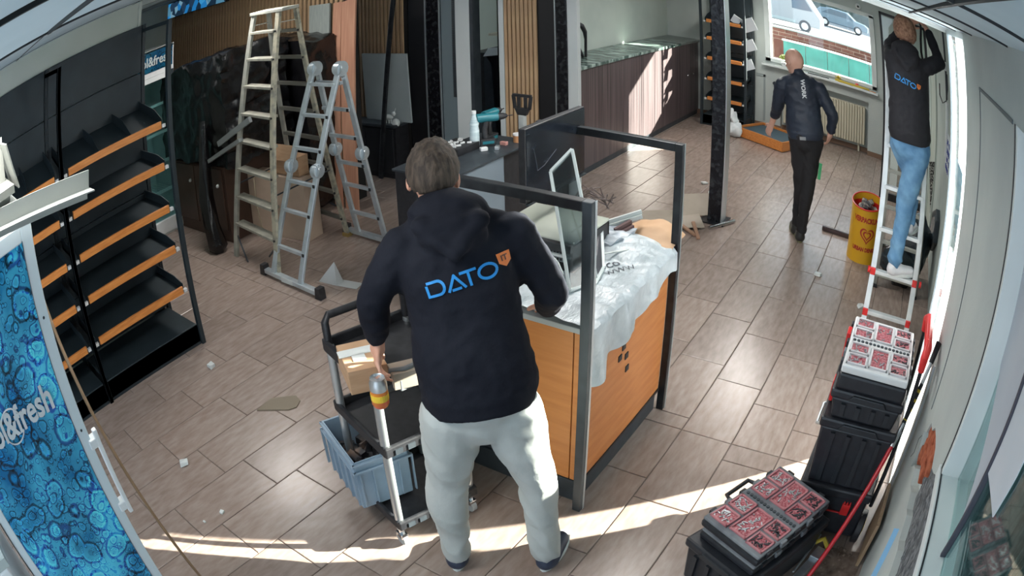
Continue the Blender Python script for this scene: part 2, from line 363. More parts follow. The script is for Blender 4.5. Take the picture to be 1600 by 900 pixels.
# slatted wall: backing felt, each slat a part
felt = mat('black_felt', (.012, .012, .012), .9)
slatm = mat('slat_oak', (.52, .36, .21), .6, c2=(.40, .26, .15), ns=5, nd=4, st=(6, 6, .7))
def slat_wall(name, x0, x1, y, z0, z1, pitch, wd):
    wo = wall(name, felt, (x0, y, z0, x1, y + .12, z1))
    n = int((x1 - x0) / pitch); p = None
    for i in range(n):
        xx = x0 + pitch * (i + .5)
        if p is None: b = MB(); b.box(-wd / 2, -.022, z0, wd / 2, 0, z1); p = build(b, 'slat', slatm, wo); o = p
        else: o = p.copy(); C.objects.link(o)
        o.location = (xx, y, 0)
slat_wall('wall_far', -8.95, -4.90, 4.75, .0, 2.6, .070, .038)
slat_wall('wall_middle', -5.8, -4.93, 5.62, .0, 2.6, .0555, .032)
slat_wall('wall_centre', -3.745, -3.37, 5.62, .0, 2.6, .0445, .030)
# column group in the row at y = 5.6
bg = mat('black_panel', (.006, .006, .008), .5); gl = mat('glossy_black_steel', (.01, .01, .014), .25, .4, c2=(.05, .055, .06), ns=26, nd=6, bump=.3, lo=.5, hi=.72)
wall('trim_3', bg, (-4.90, 5.60, 0, -4.66, 5.74, 2.7), (-3.37, 5.60, 0, -3.19, 5.74, 2.7))
wall('trim_4', gl, (-4.66, 5.585, 0, -4.48, 5.70, 2.7), (-3.19, 5.585, 0, -3.08, 5.70, 2.7), bev=.006)
wall('trim_5', alu, (-4.668, 5.575, 0, -4.655, 5.59, 2.7), (-4.488, 5.575, 0, -4.475, 5.59, 2.7), (-3.197, 5.575, 0, -3.187, 5.59, 2.7))
wall('trim_6', mat('trim_grey', (.13, .17, .19), .5), (-4.475, 5.60, 0, -4.30, 5.74, 2.7))
b = MB()
for i in range(150): b.box(-4.335, 5.59, .9 + i * .011, -4.305, 5.60, .9055 + i * .011)
build(b, 'trim_7', black, kind=S)
wall('wall_pillar', mat('pillar_white', (.50, .55, .56), .6, c2=(.55, .59, .60), ns=2), (-4.295, 5.595, 0, -4.13, 5.70, 2.7), (-3.80, 5.60, 0, -3.745, 5.70, 2.7), (-3.08, 5.60, 0, -2.985, 5.66, 2.7))
wall('trim_8', darkgrey, (-4.13, 5.60, 0, -4.095, 5.72, 2.7))
# room seen through the narrow opening
wall('wall_back_room', mat('back_room', (.40, .46, .38), .7), (-6.2, 8.0, 0, -3.9, 8.1, 2.7), (-3.95, 5.8, 0, -3.85, 8.0, 2.7))
t = thing('refrigerator', 'tall dark refrigerator seen in the narrow opening between the white pillars', 'refrigerator', (-4.55, 6.7, 0))
b = MB(); b.box(-4.75, 6.45, 0, -4.15, 7.05, 1.22); build(b, 'body', black, t, world=True, bev=.01)
b = MB(); b.prism([(-4.56, .0), (-4.40, .0), (-4.46, 1.1), (-4.55, 1.22)], 'y', 6.42, 6.45); build(b, 'door_edge', darkgrey, t, world=True)
b = MB(); b.box(-4.15, 6.3, 0, -3.97, 6.9, 1.26); build(b, 'side_panel', mat('steel_grey', (.20, .25, .27), .4, .4), t, world=True)
t = thing('paper_sheet', 'white paper sheet lying on the dark fridge in the opening', 'paper', (-4.35, 6.5, 1.22)); b = MB(); b.obox((-4.42, 6.48, 1.24), (.26, .2, .004), Matrix.Rotation(radians(20), 3, 'X') @ Matrix.Rotation(.3, 3, 'Z')); build(b, 'sheet', white, t, world=True)
t = thing('wall_shelf', 'cream wall shelf holding odds and ends in the back room', 'shelf', (-4.5, 7.6, 1.3)); b = MB(); b.box(-5.1, 7.3, 1.30, -4.0, 7.7, 1.33); build(b, 'board', mat('cream', (.6, .55, .40), .6), t, world=True)
for i, (nm, lab, cat, c_, r, m) in enumerate((('storage_jar', 'yellow topped jar among the clutter in the opening', 'jar', (-4.62, 7.4, 1.38), .045, mat('yellow_soft', (.6, .5, .08), .5)), ('crumpled_bag', 'crumpled white bag on the cream shelf in the opening', 'bag', (-4.75, 7.45, 1.40), .09, white), ('white_tub', 'white tub on the cream shelf beside the jar', 'tub', (-4.45, 7.5, 1.40), .08, white))):
    t = thing(nm, lab, cat, (c_[0], c_[1], 1.33)); b = MB(); b.lathe([(r * .6, 1.33), (r, 1.35), (r, 1.33 + r * 1.2), (r * .5, 1.33 + r * 1.6)], (c_[0], c_[1], 0), 10); build(b, 'body', m, t, world=True, smooth=True)
b = MB(); b.box(-4.5, 7.95, 1.5, -4.2, 7.99, 2.6); t = thing('wall_rail', 'grey perforated upright rail on the back room wall', 'rail', (-4.35, 7.97, 1.5)); build(b, 'rail', darkgrey, t, world=True)

# back area: pale wall behind the dark counter, back wall with window and radiator niche
wb_ = wall('wall_west', wallg, (-3.95, 5.8, 0, -3.84, 10.1, 2.7))
b = MB(); b.box(-3.84, 5.8, 0, -3.825, 6.98, 2.7); b.box(-3.84, 7.0, 0, -3.822, 7.012, 2.7); build(b, 'trim_9', mat('panel_grey', (.24, .29, .30), .6), kind=S)
BY = 10.08
bw = wall('wall_back', wallw, (-3.95, BY, -.01, -2.20, BY + .25, 2.7), (-2.2, BY, 1.0, -.40, BY + .25, 1.09), (-.40, BY, 0, .6, BY + .25, 2.7), (-2.2, BY, 2.23, -.40, BY + .25, 2.7),
          (-2.2, BY, .82, -.40, BY + .25, 1.0), (-2.2, BY + .14, 0, -.40, BY + .25, .82), (-2.2, BY, 0, -2.02, BY + .14, .82), (-.52, BY, 0, -.40, BY + .14, .82))
b = MB(); b.box(-3.84, BY - .015, 0, -2.0, BY, .07); b.box(-2.02, BY + .125, 0, -.52, BY + .14, .07); b.box(-.52, BY - .015, 0, -.19, BY, .07); build(b, 'baseboard_back', mat('skirting_brown', (.20, .12, .08), .6), kind=S)
b = MB(); b.box(-2.2, BY + .10, 1.09, -.42, BY + .106, 2.23); win2 = build(b, 'window_2', glassmat('clear_glass', (.97, 1, .99), .06, .97), kind=S)
b = MB()
for q in ((-2.26, BY - .03, 1.05, -2.17, BY + .12, 2.27), (-.45, BY - .03, 1.05, -.36, BY + .12, 2.27), (-2.26, BY - .03, 1.05, -.36, BY + .12, 1.11), (-2.26, BY - .03, 2.22, -.36, BY + .12, 2.29)): b.box(*q)
build(b, 'window_frame', white, win2, bev=.006)
b = MB(); b.box(-2.30, BY - .14, .985, -.34, BY + .10, 1.02); build(b, 'window_sill', white, win2, bev=.005)
b = MB(); b.box(-2.42, BY - .012, .78, -2.26, BY, .82); b.box(-2.30, BY - .012, .1, -2.27, BY, .82); build(b, 'trim_10', mat('soft_grey', (.3, .34, .34), .6), kind=S)
t = thing('security_camera', 'small white dome camera high on the wall right of the back window', 'camera', (-.62, BY, 2.34)); b = MB(); b.lathe([(.05, 0), (.05, .02), (.035, .05), (.01, .06)], (-.62, BY, 2.36), 14, Matrix.Rotation(radians(90), 3, 'X')); build(b, 'housing', whitep, t, world=True, smooth=True); b = MB(); b.ell((-.62, BY - .055, 2.355), (.02, .02, .02)); build(b, 'lens', black, t, world=True, smooth=True)

# open glass door leaf with black edge at the far end
t = thing('glass_door_leaf', 'open glazed door with black frame behind the ladder', 'door', (.18, 8.1, 0))
b = MB(); b.box(-.20, 8.05, .0, -.165, 8.09, 2.40); b.box(.48, 8.05, 0, .52, 8.09, 2.40); b.box(-.2, 8.05, 2.36, .52, 8.09, 2.40); b.box(-.2, 8.05, 0, .52, 8.09, .09); build(b, 'frame', black, t, world=True, bev=.003)
b = MB(); b.box(-.165, 8.065, .09, .48, 8.071, 2.36); build(b, 'pane', glassmat('clear_glass', (.97, 1, .99), .06, .97), t, world=True)
t = thing('daylight_panel', 'added white panel for the bright daylight behind the black framed door', 'panel', (.1, 8.6, 0)); b = MB(); b.box(-.14, 8.55, 0, .05, 8.58, 2.0); build(b, 'board', mat('daylight_white', (.85, .87, .88), .6), t, world=True)  # white board added for the bright outside behind the glass door

# ================================================================ CEILING
cg = mat('ceiling_joint', (.03, .035, .04), .8)
ce = wall('ceiling', cg, (-9.2, -1.75, 2.615, .7, 10.3, 2.75))
b = MB(); b.box(-9.2, -1.75, 2.60, .7, 10.3, 2.618); build(b, 'upper_panel', ceilm, ce, kind='structure')
xs = [-1.07, -.52, .135, .56]; ys = [-1.7, -.95, -.35, .27, .965, 1.64, 2.5, 3.2, 3.85]
for i in range(3):
    for j in range(len(ys) - 1):
        b = MB(); g = .006; b.box(xs[i] + g, ys[j] + g, 2.455, xs[i + 1] - g, ys[j + 1] - g, 2.47); build(b, 'ceiling_tile', ceilm, ce, bev=.003)
jb = MB()
for xx in xs[1:3]: jb.box(xx - .004, -1.7, 2.449, xx + .004, 3.85, 2.46)
for yy in ys[1:-1]: jb.box(-1.07, yy - .004, 2.449, .42, yy + .004, 2.46)
build(jb, 'joint_strips', mat('joint_black', (.01, .012, .014), .6), ce, kind='stuff')
b = MB(); b.box(-1.07, -1.7, 2.47, .56, 3.85, 2.50); b.box(-1.09, -1.7, 2.452, -1.072, 3.87, 2.60); build(b, 'soffit', cg, ce)
b = MB(); b.box(-1.09, 3.85, 2.44, .56, 3.93, 2.60); b.box(-1.09, 3.93, 2.42, .56, 3.96, 2.47); build(b, 'soffit_edge', white, ce, bev=.004)
b = MB()
for xx in (-8.2, -6.9, -5.6, -4.3, -2.95, -1.45): b.box(xx, -1.7, 2.597, xx + .012, 10.1, 2.601)
for yy in (-1, .3, .78, 2.0, 3.3, 4.6, 5.9, 7.2, 8.5): b.box(-9, yy, 2.597, .5, yy + .012, 2.601)
build(b, 'joint_lines', cg, ce)
lampm = mat('fill_panel_diffuser', (1, .97, .92), .5, emit=3.0)
def add_fill_panel(x, y, e, wx=.6, wy=1.2):  # unseen glowing ceiling panels, added to brighten the room
    b = MB(); b.box(x - wx / 2 - .02, y - wy / 2 - .02, 2.585, x + wx / 2 + .02, y + wy / 2 + .02, 2.60); f = build(b, 'fill_panel_frame', white, ce)
    b = MB(); b.box(x - wx / 2, y - wy / 2, 2.578, x + wx / 2, y + wy / 2, 2.586); build(b, 'fill_panel_diffuser', lampm, f)
    ld = bpy.data.lights.new('fill_panel', 'AREA'); ld.shape = 'RECTANGLE'; ld.size = wx; ld.size_y = wy; ld.energy = e; ld.color = (1, .97, .93)
    lo = bpy.data.objects.new('fill_panel_light', ld); C.objects.link(lo); lo.location = (x, y, 2.57)
add_fill_panel(-1.6, 3.6, 38); add_fill_panel(-1.6, 7.6, 55); add_fill_panel(-1.9, .2, 42); add_fill_panel(-4.95, 3.3, 30, .55, .55)
# ================================================================ shelf units
def shelf_unit(label, w_=1.0, h_=2.355, depth=.47, levels=(1.637, 1.346, 1.05, .76, .458), tilt=(.115, .03, .02, .02, .02), loc=(0, 0, 0), rz=0, loop=True, group=None, left_post=True, bh=2.39):
    t = thing('shelving_unit', label, 'shelf', loc, rz, group)
    # back panels
    zz = [.16, .62, 1.08, 1.52, 2.0, bh]
    for a, c in zip(zz, zz[1:]):
        b = MB(); b.box(.02, depth + .005, a + .003, w_ - .02, depth + .02, c - .003); build(b, 'back_panel', anth, t, bev=.003)
    for x in (0, w_):
        if x == 0 and not left_post: continue
        b = MB(); b.box(x - .015, depth, 0, x + .015, depth + .05, bh)
        o = build(b, 'upright', anth, t)
        b = MB()
        for i in range(46): b.box(x - .005, depth - .002, .2 + i * .047, x + .005, depth + .001, .222 + i * .047)
        build(b, 'slots', black, o, kind='stuff')
        b = MB(); b.box(x - .018, -.018, 0, x + .018, .018, h_); build(b, 'front_post', anth, t, bev=.003)
        b = MB(); b.box(x - .015, .018, h_ - .03, x + .015, depth, h_); build(b, 'top_bar', anth, t)
    b = MB(); b.box(.02, .0, .02, w_ - .02, depth, .155); b.box(.02, -.0, .0, w_ - .02, .012, .16); build(b, 'base_shelf', anth, t, bev=.004)
    for z, tl in zip(levels, tilt):
        b = MB(); f = .045; th = .022; zt = z - .03
        b.prism([(f, zt), (depth, zt + tl), (depth, zt + tl - th), (f, zt - th)], 'x', .045, w_ - .045)
        for x in (.045, w_ - .050): b.prism([(f, zt - th), (f, z + .01), (depth * .35, z + .03 + tl * .4), (depth, z + tl + .03), (depth, zt + tl - th)], 'x', x, x + .005)
        if tl > .1:
            for x in (.38, .68): b.prism([(f + .02, z), (depth * .5, z + .04 + tl * .5), (depth, z + tl + .03), (depth, z + tl - .03), (f, z - .03)], 'x', x, x + .004)
        sh = build(b, 'shelf_board', anth, t)
        b = MB(); b.box(.075, .018, z - .052, w_ - .065, .040, z); build(b, 'price_rail', oaky, sh, bev=.002)
        b = MB()
        for x in (.03, w_ - .055): b.box(x, .022, z - .05, x + .03, .05, z - .028)
        build(b, 'bracket_tip', whitep, sh)
    return t
shelf_unit('black shelving unit with full row of orange shelf edges, nearest the wrapped pile', loc=(-4.0, 1.13, 0), rz=pi / 2)
shelf_unit('black shelving unit with orange edges, half hidden behind the blue fridge', loc=(-4.0, .13, 0), rz=pi / 2)
shelf_unit('narrow black shelving unit with orange shelf edges by the back window', w_=.66, h_=2.36, depth=.5, levels=(1.592, 1.325, 1.02, .715, .42), tilt=(.10, .02, .02, .02, .02), loc=(-3.09, 9.45, 0))
# white leaflets standing in the far shelving unit
for i, (x, z, s, lab) in enumerate(((-2.60, 1.64, .13, 'white leaflet standing on the top shelf by the back window'), (-2.40, 1.60, .2, 'white poster slanting at the right end of the top back shelf'), (-2.40, 1.28, .17, 'white poster on the second back shelf from the top'), (-2.42, .98, .15, 'white poster on the middle back shelf'))):
    t = thing('leaflet', lab, 'leaflet', (x, 9.6, z - s / 2)); b = MB(); b.obox((x, 9.62, z), (s, .004, s), Matrix.Rotation(radians(-25 if i else 30), 3, 'Y')); build(b, 'sheet', mat('paper', (.62, .66, .70), .8), t, world=True)

# ================================================================ blue fridges
def bubbles(name, deep=(.0, .09, .22), lite=(.10, .62, .85), sc_=9.):
    m = bpy.data.materials.new(name); m.use_nodes = True; nt = m.node_tree; N = nt.nodes; L = nt.links; b = N['Principled BSDF']; b.inputs['Roughness'].default_value = .25
    tc = N.new('ShaderNodeTexCoord'); ns = N.new('ShaderNodeTexNoise'); ns.inputs['Scale'].default_value = 3.2; ns.inputs['Detail'].default_value = 5; L.new(tc.outputs['Object'], ns.inputs['Vector'])
    ad = N.new('ShaderNodeMixRGB'); ad.blend_type = 'ADD'; ad.inputs[0].default_value = .16; L.new(tc.outputs['Object'], ad.inputs[1]); L.new(ns.outputs['Color'], ad.inputs[2])
    base = N.new('ShaderNodeValToRGB'); e = base.color_ramp.elements; e[0].position = .38; e[0].color = (*[c * 1.6 for c in deep], 1); e[1].position = .62; e[1].color = (*lite, 1); L.new(ns.outputs[0], base.inputs[0])
    cur = base.outputs[0]
    for s, th in ((sc_, .50), (sc_ * 2.3, .46), (sc_ * 4.6, .42)):
        v = N.new('ShaderNodeTexVoronoi'); v.inputs['Scale'].default_value = s; L.new(ad.outputs[0], v.inputs['Vector'])
        rr = N.new('ShaderNodeValToRGB'); q = rr.color_ramp; q.elements[0].position = 0; q.elements[0].color = (.45, .45, .45, 1); q.elements[1].position = 1; q.elements[1].color = (.5, .5, .5, 1)
        for p_, c_ in ((.12, .30), (.16, .5), (th - .16, .55), (th - .10, .85), (th - .05, .08), (th, .05), (th + .03, .5)):
            k = q.elements.new(p_); k.color = (c_, c_, c_, 1)
        L.new(v.outputs['Distance'], rr.inputs[0])
        mx = N.new('ShaderNodeMixRGB'); mx.blend_type = 'OVERLAY'; mx.inputs[0].default_value = .85; L.new(cur, mx.inputs[1]); L.new(rr.outputs[0], mx.inputs[2]); cur = mx.outputs[0]
    L.new(cur, b.inputs['Base Color'])
    return m
bub = bubbles('bubble_print')
t = thing('drinks_fridge', 'tall white fridge with blue bubble print door and white handle', 'refrigerator', (-2.05, .02, 0))
FX = -1.75
b = MB(); b.box(-2.35, -.295, .05, FX - .055, .335, 1.99); body = build(b, 'body', mat('fridge_white', (.56, .62, .64), .4, c2=(.60, .66, .68), ns=3), t, world=True, bev=.008)
b = MB(); b.box(-2.33, -.29, 1.99, FX - .08, .33, 2.03); b.box(-2.30, -.1, 2.03, -1.95, .30, 2.075); build(b, 'top_cover', mat('dusty_grey', (.20, .22, .21), .7), t, world=True, bev=.006)
b = MB(); b.box(-2.33, -.29, 0, FX - .02, .33, .05); build(b, 'base_grille', black, t, world=True)
b = MB(); b.box(FX - .05, -.305, .06, FX, -.255, 1.985); b.box(FX - .05, .295, .06, FX, .345, 1.985); b.box(FX - .05, -.255, 1.935, FX, .295, 1.985); b.box(FX - .05, -.255, .06, FX, .295, .11); dr = build(b, 'door', mat('door_white', (.60, .68, .72), .35, c2=(.63, .71, .75), ns=3), t, world=True, bev=.004)
b = MB(); b.box(FX - .04, -.262, .10, FX - .004, .295, 1.94); build(b, 'bubble_panel', bub, dr, world=True)
b = MB(); b.box(FX, -.307, .06, FX + .003, -.302, 1.985); b.box(FX, .2945, .1, FX + .002, .2965, 1.94); build(b, 'gasket', black, dr, world=True)
b = MB(); hy = .372
for z in (.98, 1.24): b.box(FX - .03, .33, z, FX + .01, hy + .01, z + .035)
b.box(FX - .01, hy - .008, .96, FX + .012, hy + .012, 1.30)
build(b, 'handle', whitep, dr, world=True, bev=.004)
tw = mat('logo_white', (.62, .66, .68), .5)
build(text_mb('cool&fresh', (FX + .001, .02, 1.480), (0, 1, 0), (0, 0, 1), .125, .0012, .003, .84), 'lettering', tw, dr, world=True, fix=False)
b = MB(); b.tube([(FX + .001, .015 + .058 * cos(a), 1.475 + .058 * sin(a)) for a in [radians(20 + 14 * i) for i in range(23)]], .003, 5); build(b, 'logo_ring', tw, dr, world=True)
b = MB()
for z in (1.7, 1.32): b.tube([(FX - .001, .32, z), (FX + .002, .32, z)], .005, 8)
build(b, 'screw', darkgrey, dr, world=True)
# box with an open flap lying on the fridge
t = thing('open_carton', 'small open white carton lying on top of the blue fridge', 'box', (-2.1, .1, 2.075))
b = MB(); b.box(-2.25, -.15, 2.075, -1.80, .30, 2.10); b.obox((-1.98, .305, 2.15), (.28, .006, .16), Matrix.Rotation(radians(18), 3, 'X')); b.obox((-2.02, .12, 2.17), (.006, .34, .16), Matrix.Rotation(radians(-24), 3, 'Y')); build(b, 'carton', mat('grey_card', (.20, .21, .19), .7), t, world=True)
t = thing('loose_trim_profile', 'white metal trim profile sticking out over the blue fridge door', 'trim', (-1.68, .1, 2.0))
A = Vector((-1.69, -.45, 2.105)); B = Vector((-1.69, .59, 1.975)); d_ = (B - A).normalized(); b = MB()
b.bar(A, B, .004, .052, (1, 0, 0)); b.bar(A + Vector((-.028, 0, .025)), B + Vector((-.028, 0, .025)), .056, .004, (1, 0, 0)); b.bar(A + Vector((-.028, 0, .0)), B + Vector((-.028, -.01, .0)), .05, .003, (1, 0, 0)); build(b, 'profile', mat('trim_white', (.36, .38, .36), .45), t, world=True)
t = thing('wooden_strip', 'long thin beige wooden strip leaning on the blue fridge side', 'strip', (-2.0, .62, 0)); b = MB(); b.bar((-2.0, .63, .012), (-2.10, .362, 1.90), .03, .012, (0, 1, 0)); build(b, 'batten', mat('beige_wood', (.30, .20, .12), .6, c2=(.36, .25, .16), ns=8, st=(8, 8, .6)), t, world=True)
t = thing('white_cabinet_base', 'pale cabinet edge beside the lower corner of the bubble print door', 'cabinet', (-1.9, -.75, 0)); b = MB(); b.box(-2.3, -1.0, 0, -1.72, -.42, 1.10); build(b, 'body', whitep, t, world=True, bev=.01); b = MB(); b.box(-2.28, -1.0, 1.10, -1.72, -.40, 1.14); build(b, 'top', mat('pale_grey', (.4, .45, .44), .5), t, world=True)

# cooler behind the shelving
t = thing('glass_door_cooler', 'glass door drinks cooler with blue header sign behind the left shelving', 'refrigerator', (-6.6, 3.05, 0))
cwm = mat('cooler_white', (.62, .66, .66), .5)
b = MB(); b.box(-6.95, 2.70, 0, -6.33, 2.73, 2.05); b.box(-6.95, 3.40, 0, -6.33, 3.43, 2.05); b.box(-6.95, 2.70, 0, -6.9, 3.43, 2.05); b.box(-6.95, 2.70, 2.02, -6.3, 3.43, 2.05); b.box(-6.95, 2.70, .0, -6.3, 3.43, .14); build(b, 'body', cwm, t, world=True)
b = MB(); b.box(-6.34, 2.70, 1.74, -6.30, 3.43, 2.05); hs = build(b, 'header', whitep, t, world=True, bev=.004)
b = MB(); b.box(-6.30, 2.72, 1.80, -6.292, 3.41, 2.03); build(b, 'header_sign', bubbles('sign_print', (.0, .03, .08), (.01, .13, .22), 9), hs, world=True)
build(text_mb('cool&fresh', (-6.288, 3.12, 1.915), (0, 1, 0), (0, 0, 1), .15, .001, .003, .80), 'lettering', mat('sign_letter', (.5, .55, .55), .5), hs, world=True, fix=False)
b = MB(); b.box(-6.33, 2.72, .16, -6.325, 3.41, 1.74); build(b, 'glass_door', glassmat('cooler_glass', (.72, .88, .88), .10, .92), t, world=True)
b = MB(); b.box(-6.34, 2.70, .14, -6.30, 2.74, 1.75); b.box(-6.34, 3.39, .14, -6.30, 3.43, 1.75); build(b, 'door_frame', darkgrey, t, world=True)
b = MB(); b.box(-6.34, 2.70, .02, -6.29, 3.43, .16); b.box(-6.34, 2.72, 1.68, -6.30, 3.41, 1.74); build(b, 'door_rail', whitep, t, world=True, bev=.004)
for z in (.42, .74, 1.06, 1.38):
    b = MB(); b.box(-6.42, 2.74, z, -6.40, 3.39, z + .03)
    for i in range(16): b.tube([(-6.85, 2.76 + i * .042, z), (-6.40, 2.76 + i * .042, z)], .004, 4)
    build(b, 'wire_shelf', whitep, t, world=True)
t = thing('wall_screen', 'wide flat screen with a blue collage picture high on the slatted wall', 'screen', (-7.9, 4.7, 2.28))
b = MB(); b.box(-8.79, 4.64, 2.325, -7.03, 4.70, 2.59); build(b, 'housing', black, t, world=True)
def collage(name):
    m = bpy.data.materials.new(name); m.use_nodes = True; nt = m.node_tree; N = nt.nodes; L = nt.links; b = N['Principled BSDF']; b.inputs['Roughness'].default_value = .2
    tc = N.new('ShaderNodeTexCoord'); v = N.new('ShaderNodeTexVoronoi'); v.inputs['Scale'].default_value = 7.5; L.new(tc.outputs['Object'], v.inputs['Vector'])
    sp = N.new('ShaderNodeSeparateColor'); L.new(v.outputs['Color'], sp.inputs[0])
    cr = N.new('ShaderNodeValToRGB'); q = cr.color_ramp; q.interpolation = 'CONSTANT'; q.elements[0].color = (.01, .03, .06, 1); q.elements[1].position = .25; q.elements[1].color = (.02, .22, .55, 1)
    for p_, c_ in ((.45, (.10, .28, .42, 1)), (.6, (.02, .05, .1, 1)), (.75, (.2, .38, .5, 1)), (.88, (.05, .35, .7, 1))): k = q.elements.new(p_); k.color = c_
    L.new(sp.outputs[0], cr.inputs[0]); L.new(cr.outputs[0], b.inputs['Base Color']); L.new(cr.outputs[0], b.inputs['Emission Color']); b.inputs['Emission Strength'].default_value = .7
    return m
b = MB(); b.box(-8.77, 4.632, 2.335, -7.05, 4.641, 2.58); build(b, 'display', collage('collage_picture'), t, world=True)

# ================================================================ black wrapped pile, boxes, leaning boards
wrap = mat('black_wrap', (.003, .003, .004), .2, c2=(.007, .007, .008), ns=5, bump=1.0, bs=9., coat=.1)
def crumple(vs, amp, fr, seed=0, st=(1, 1, 1)):
    return [v + Vector((noise.noise(Vector((v.x * fr * st[0], v.y * fr * st[1], v.z * fr * st[2])) + Vector((seed, 0, 0))), noise.noise(v * fr + Vector((0, seed + 9, 0))), noise.noise(v * fr + Vector((0, 5, seed))))) * amp for v in vs]
def gridbox(x0, y0, z0, x1, y1, z1, n=(14, 10, 14)):
    b = MB()
    def face(o, u, v_, nu, nv):
        o = Vector(o); u = Vector(u); v_ = Vector(v_); k = len(b.v)
        for j in range(nv + 1):
            for i in range(nu + 1): b.v.append(o + u * (i / nu) + v_ * (j / nv))
        for j in range(nv):
            for i in range(nu): a = k + j * (nu + 1) + i; b.f.append((a, a + 1, a + nu + 2, a + nu + 1))
    dx, dy, dz = x1 - x0, y1 - y0, z1 - z0
    face((x0, y0, z0), (dx, 0, 0), (0, 0, dz), n[0], n[2]); face((x1, y1, z0), (-dx, 0, 0), (0, 0, dz), n[0], n[2])
    face((x1, y0, z0), (0, dy, 0), (0, 0, dz), n[1], n[2]); face((x0, y1, z0), (0, -dy, 0), (0, 0, dz), n[1], n[2])
    face((x0, y0, z1), (dx, 0, 0), (0, dy, 0), n[0], n[1]); face((x0, y1, z0), (dx, 0, 0), (0, -dy, 0), n[0], n[1])
    return b
t = thing('wrapped_pile', 'large pile wrapped in shiny black foil behind the weathered stepladder', 'pile', (-5.7, 3.8, .74))
b = gridbox(-6.5, 3.36, .74, -5.14, 4.18, 1.72, (36, 20, 34)); b.v = [Vector((v.x, v.y, v.z + (.10 * (v.x + 6.2) * (v.z - .74)))) for v in b.v]; b.v = crumple(b.v, .05, 3.2, 2); b.v = crumple(b.v, .03, 9, 4, (1, 1, 2)); build(b, 'foil', wrap, t, world=True, smooth=True)
b = gridbox(-5.85, 4.24, .1, -4.97, 4.62, 1.78, (28, 10, 40)); b.v = [Vector((v.x, v.y, v.z - (.14 * max(0, v.x + 5.4)) * (v.z > 1.3))) for v in b.v]; b.v = crumple(b.v, .03, 4, 7); b.v = crumple(b.v, .025, 10, 4, (1, 1, 2)); build(b, 'foil', wrap, t, world=True, smooth=True)
b = MB(); pts = [(-5.45, 3.30, 1.2), (-5.43, 3.26, .8), (-5.40, 3.24, .5), (-5.33, 3.22, .25), (-5.24, 3.19, .05), (-5.2, 3.17, .03)]
b.tube([Vector(p) for p in pts], [.03, .05, .07, .08, .09, .05], 12); b.v = crumple(b.v, .04, 16, 1); build(b, 'foil_tail', wrap, t, world=True, smooth=True)
b = MB(); b.obox((-5.05, 3.28, .95), (.62, .05, .035), Matrix.Rotation(radians(-22), 3, 'Y')); b.obox((-4.9, 3.3, 1.12), (.6, .03, .05), Matrix.Rotation(radians(-24), 3, 'Y')); build(b, 'clear_foil_strip', mat('grey_foil', (.25, .27, .27), .3), t, world=True)
t = thing('brown_cabinet', 'dark brown cabinet under the black wrapped pile', 'cabinet', (-5.7, 3.8, 0)); bm_ = mat('dark_brown', (.055, .03, .02), .5, c2=(.075, .04, .028), ns=6)
b = MB(); b.box(-6.45, 3.40, 0, -5.28, 4.15, .73); build(b, 'body', bm_, t, world=True, bev=.006)
for x in (-6.42, -5.86): b = MB(); b.box(x, 3.385, .12, x + .54, 3.40, .71); o = build(b, 'door', bm_, t, world=True, bev=.004); b = MB(); b.ell((x + .47, 3.375, .55), (.012, .02, .018)); build(b, 'knob', white, o, world=True, smooth=True)
creamc = mat('cream_carton', (.46, .35, .27), .75, c2=(.52, .40, .31), ns=6)
t = thing('cream_carton', 'big cream carton standing behind the weathered stepladder', 'box', (-5.1, 3.95, 0)); b = MB(); b.obox((-4.98, 3.82, .29), (.80, .20, .58), Matrix.Rotation(radians(8), 3, 'Z')); build(b, 'carton', creamc, t, world=True, bev=.004); b = MB(); b.obox((-4.98, 3.82, .582), (.81, .05, .004), Matrix.Rotation(radians(8), 3, 'Z')); build(b, 'tape', mat('tape_brown', (.3, .2, .12), .3), t, world=True)
t = thing('open_brown_carton', 'open brown carton with a raised flap on the black pile behind the stepladder', 'box', (-4.75, 3.7, .6)); b = MB(); b.box(-4.95, 3.78, .586, -4.62, 3.90, .76); b.obox((-4.78, 3.75, .80), (.32, .006, .14), Matrix.Rotation(radians(-18), 3, 'X')); build(b, 'carton', cardm, t, world=True)
t = thing('yellow_cable', 'thin cable hanging in a loop between the stepladder rails', 'cable', (-4.9, 3.6, .3)); b = MB(); b.tube([(-5.0, 3.55, .62), (-4.93, 3.5, .40), (-4.82, 3.45, .22), (-4.68, 3.42, .17), (-4.55, 3.42, .26)], .006, 6); build(b, 'wire', mat('cable_brown', (.3, .24, .16), .5), t, world=True, smooth=True)
t = thing('grey_tall_board', 'tall pale grey board leaning on the slatted wall behind the ladders', 'board', (-5.27, 4.68, 0)); b = MB(); b.obox((-5.27, 4.68, 1.03), (.31, .025, 2.05), Matrix.Rotation(radians(-1), 3, 'X')); build(b, 'board', mat('board_grey', (.30, .34, .33), .6, c2=(.36, .40, .38), ns=7, st=(9, 1, 1)), t, world=True)
cop = mat('copper_board', (.48, .24, .16), .5, c2=(.55, .30, .20), ns=6, st=(8, 1, .5))
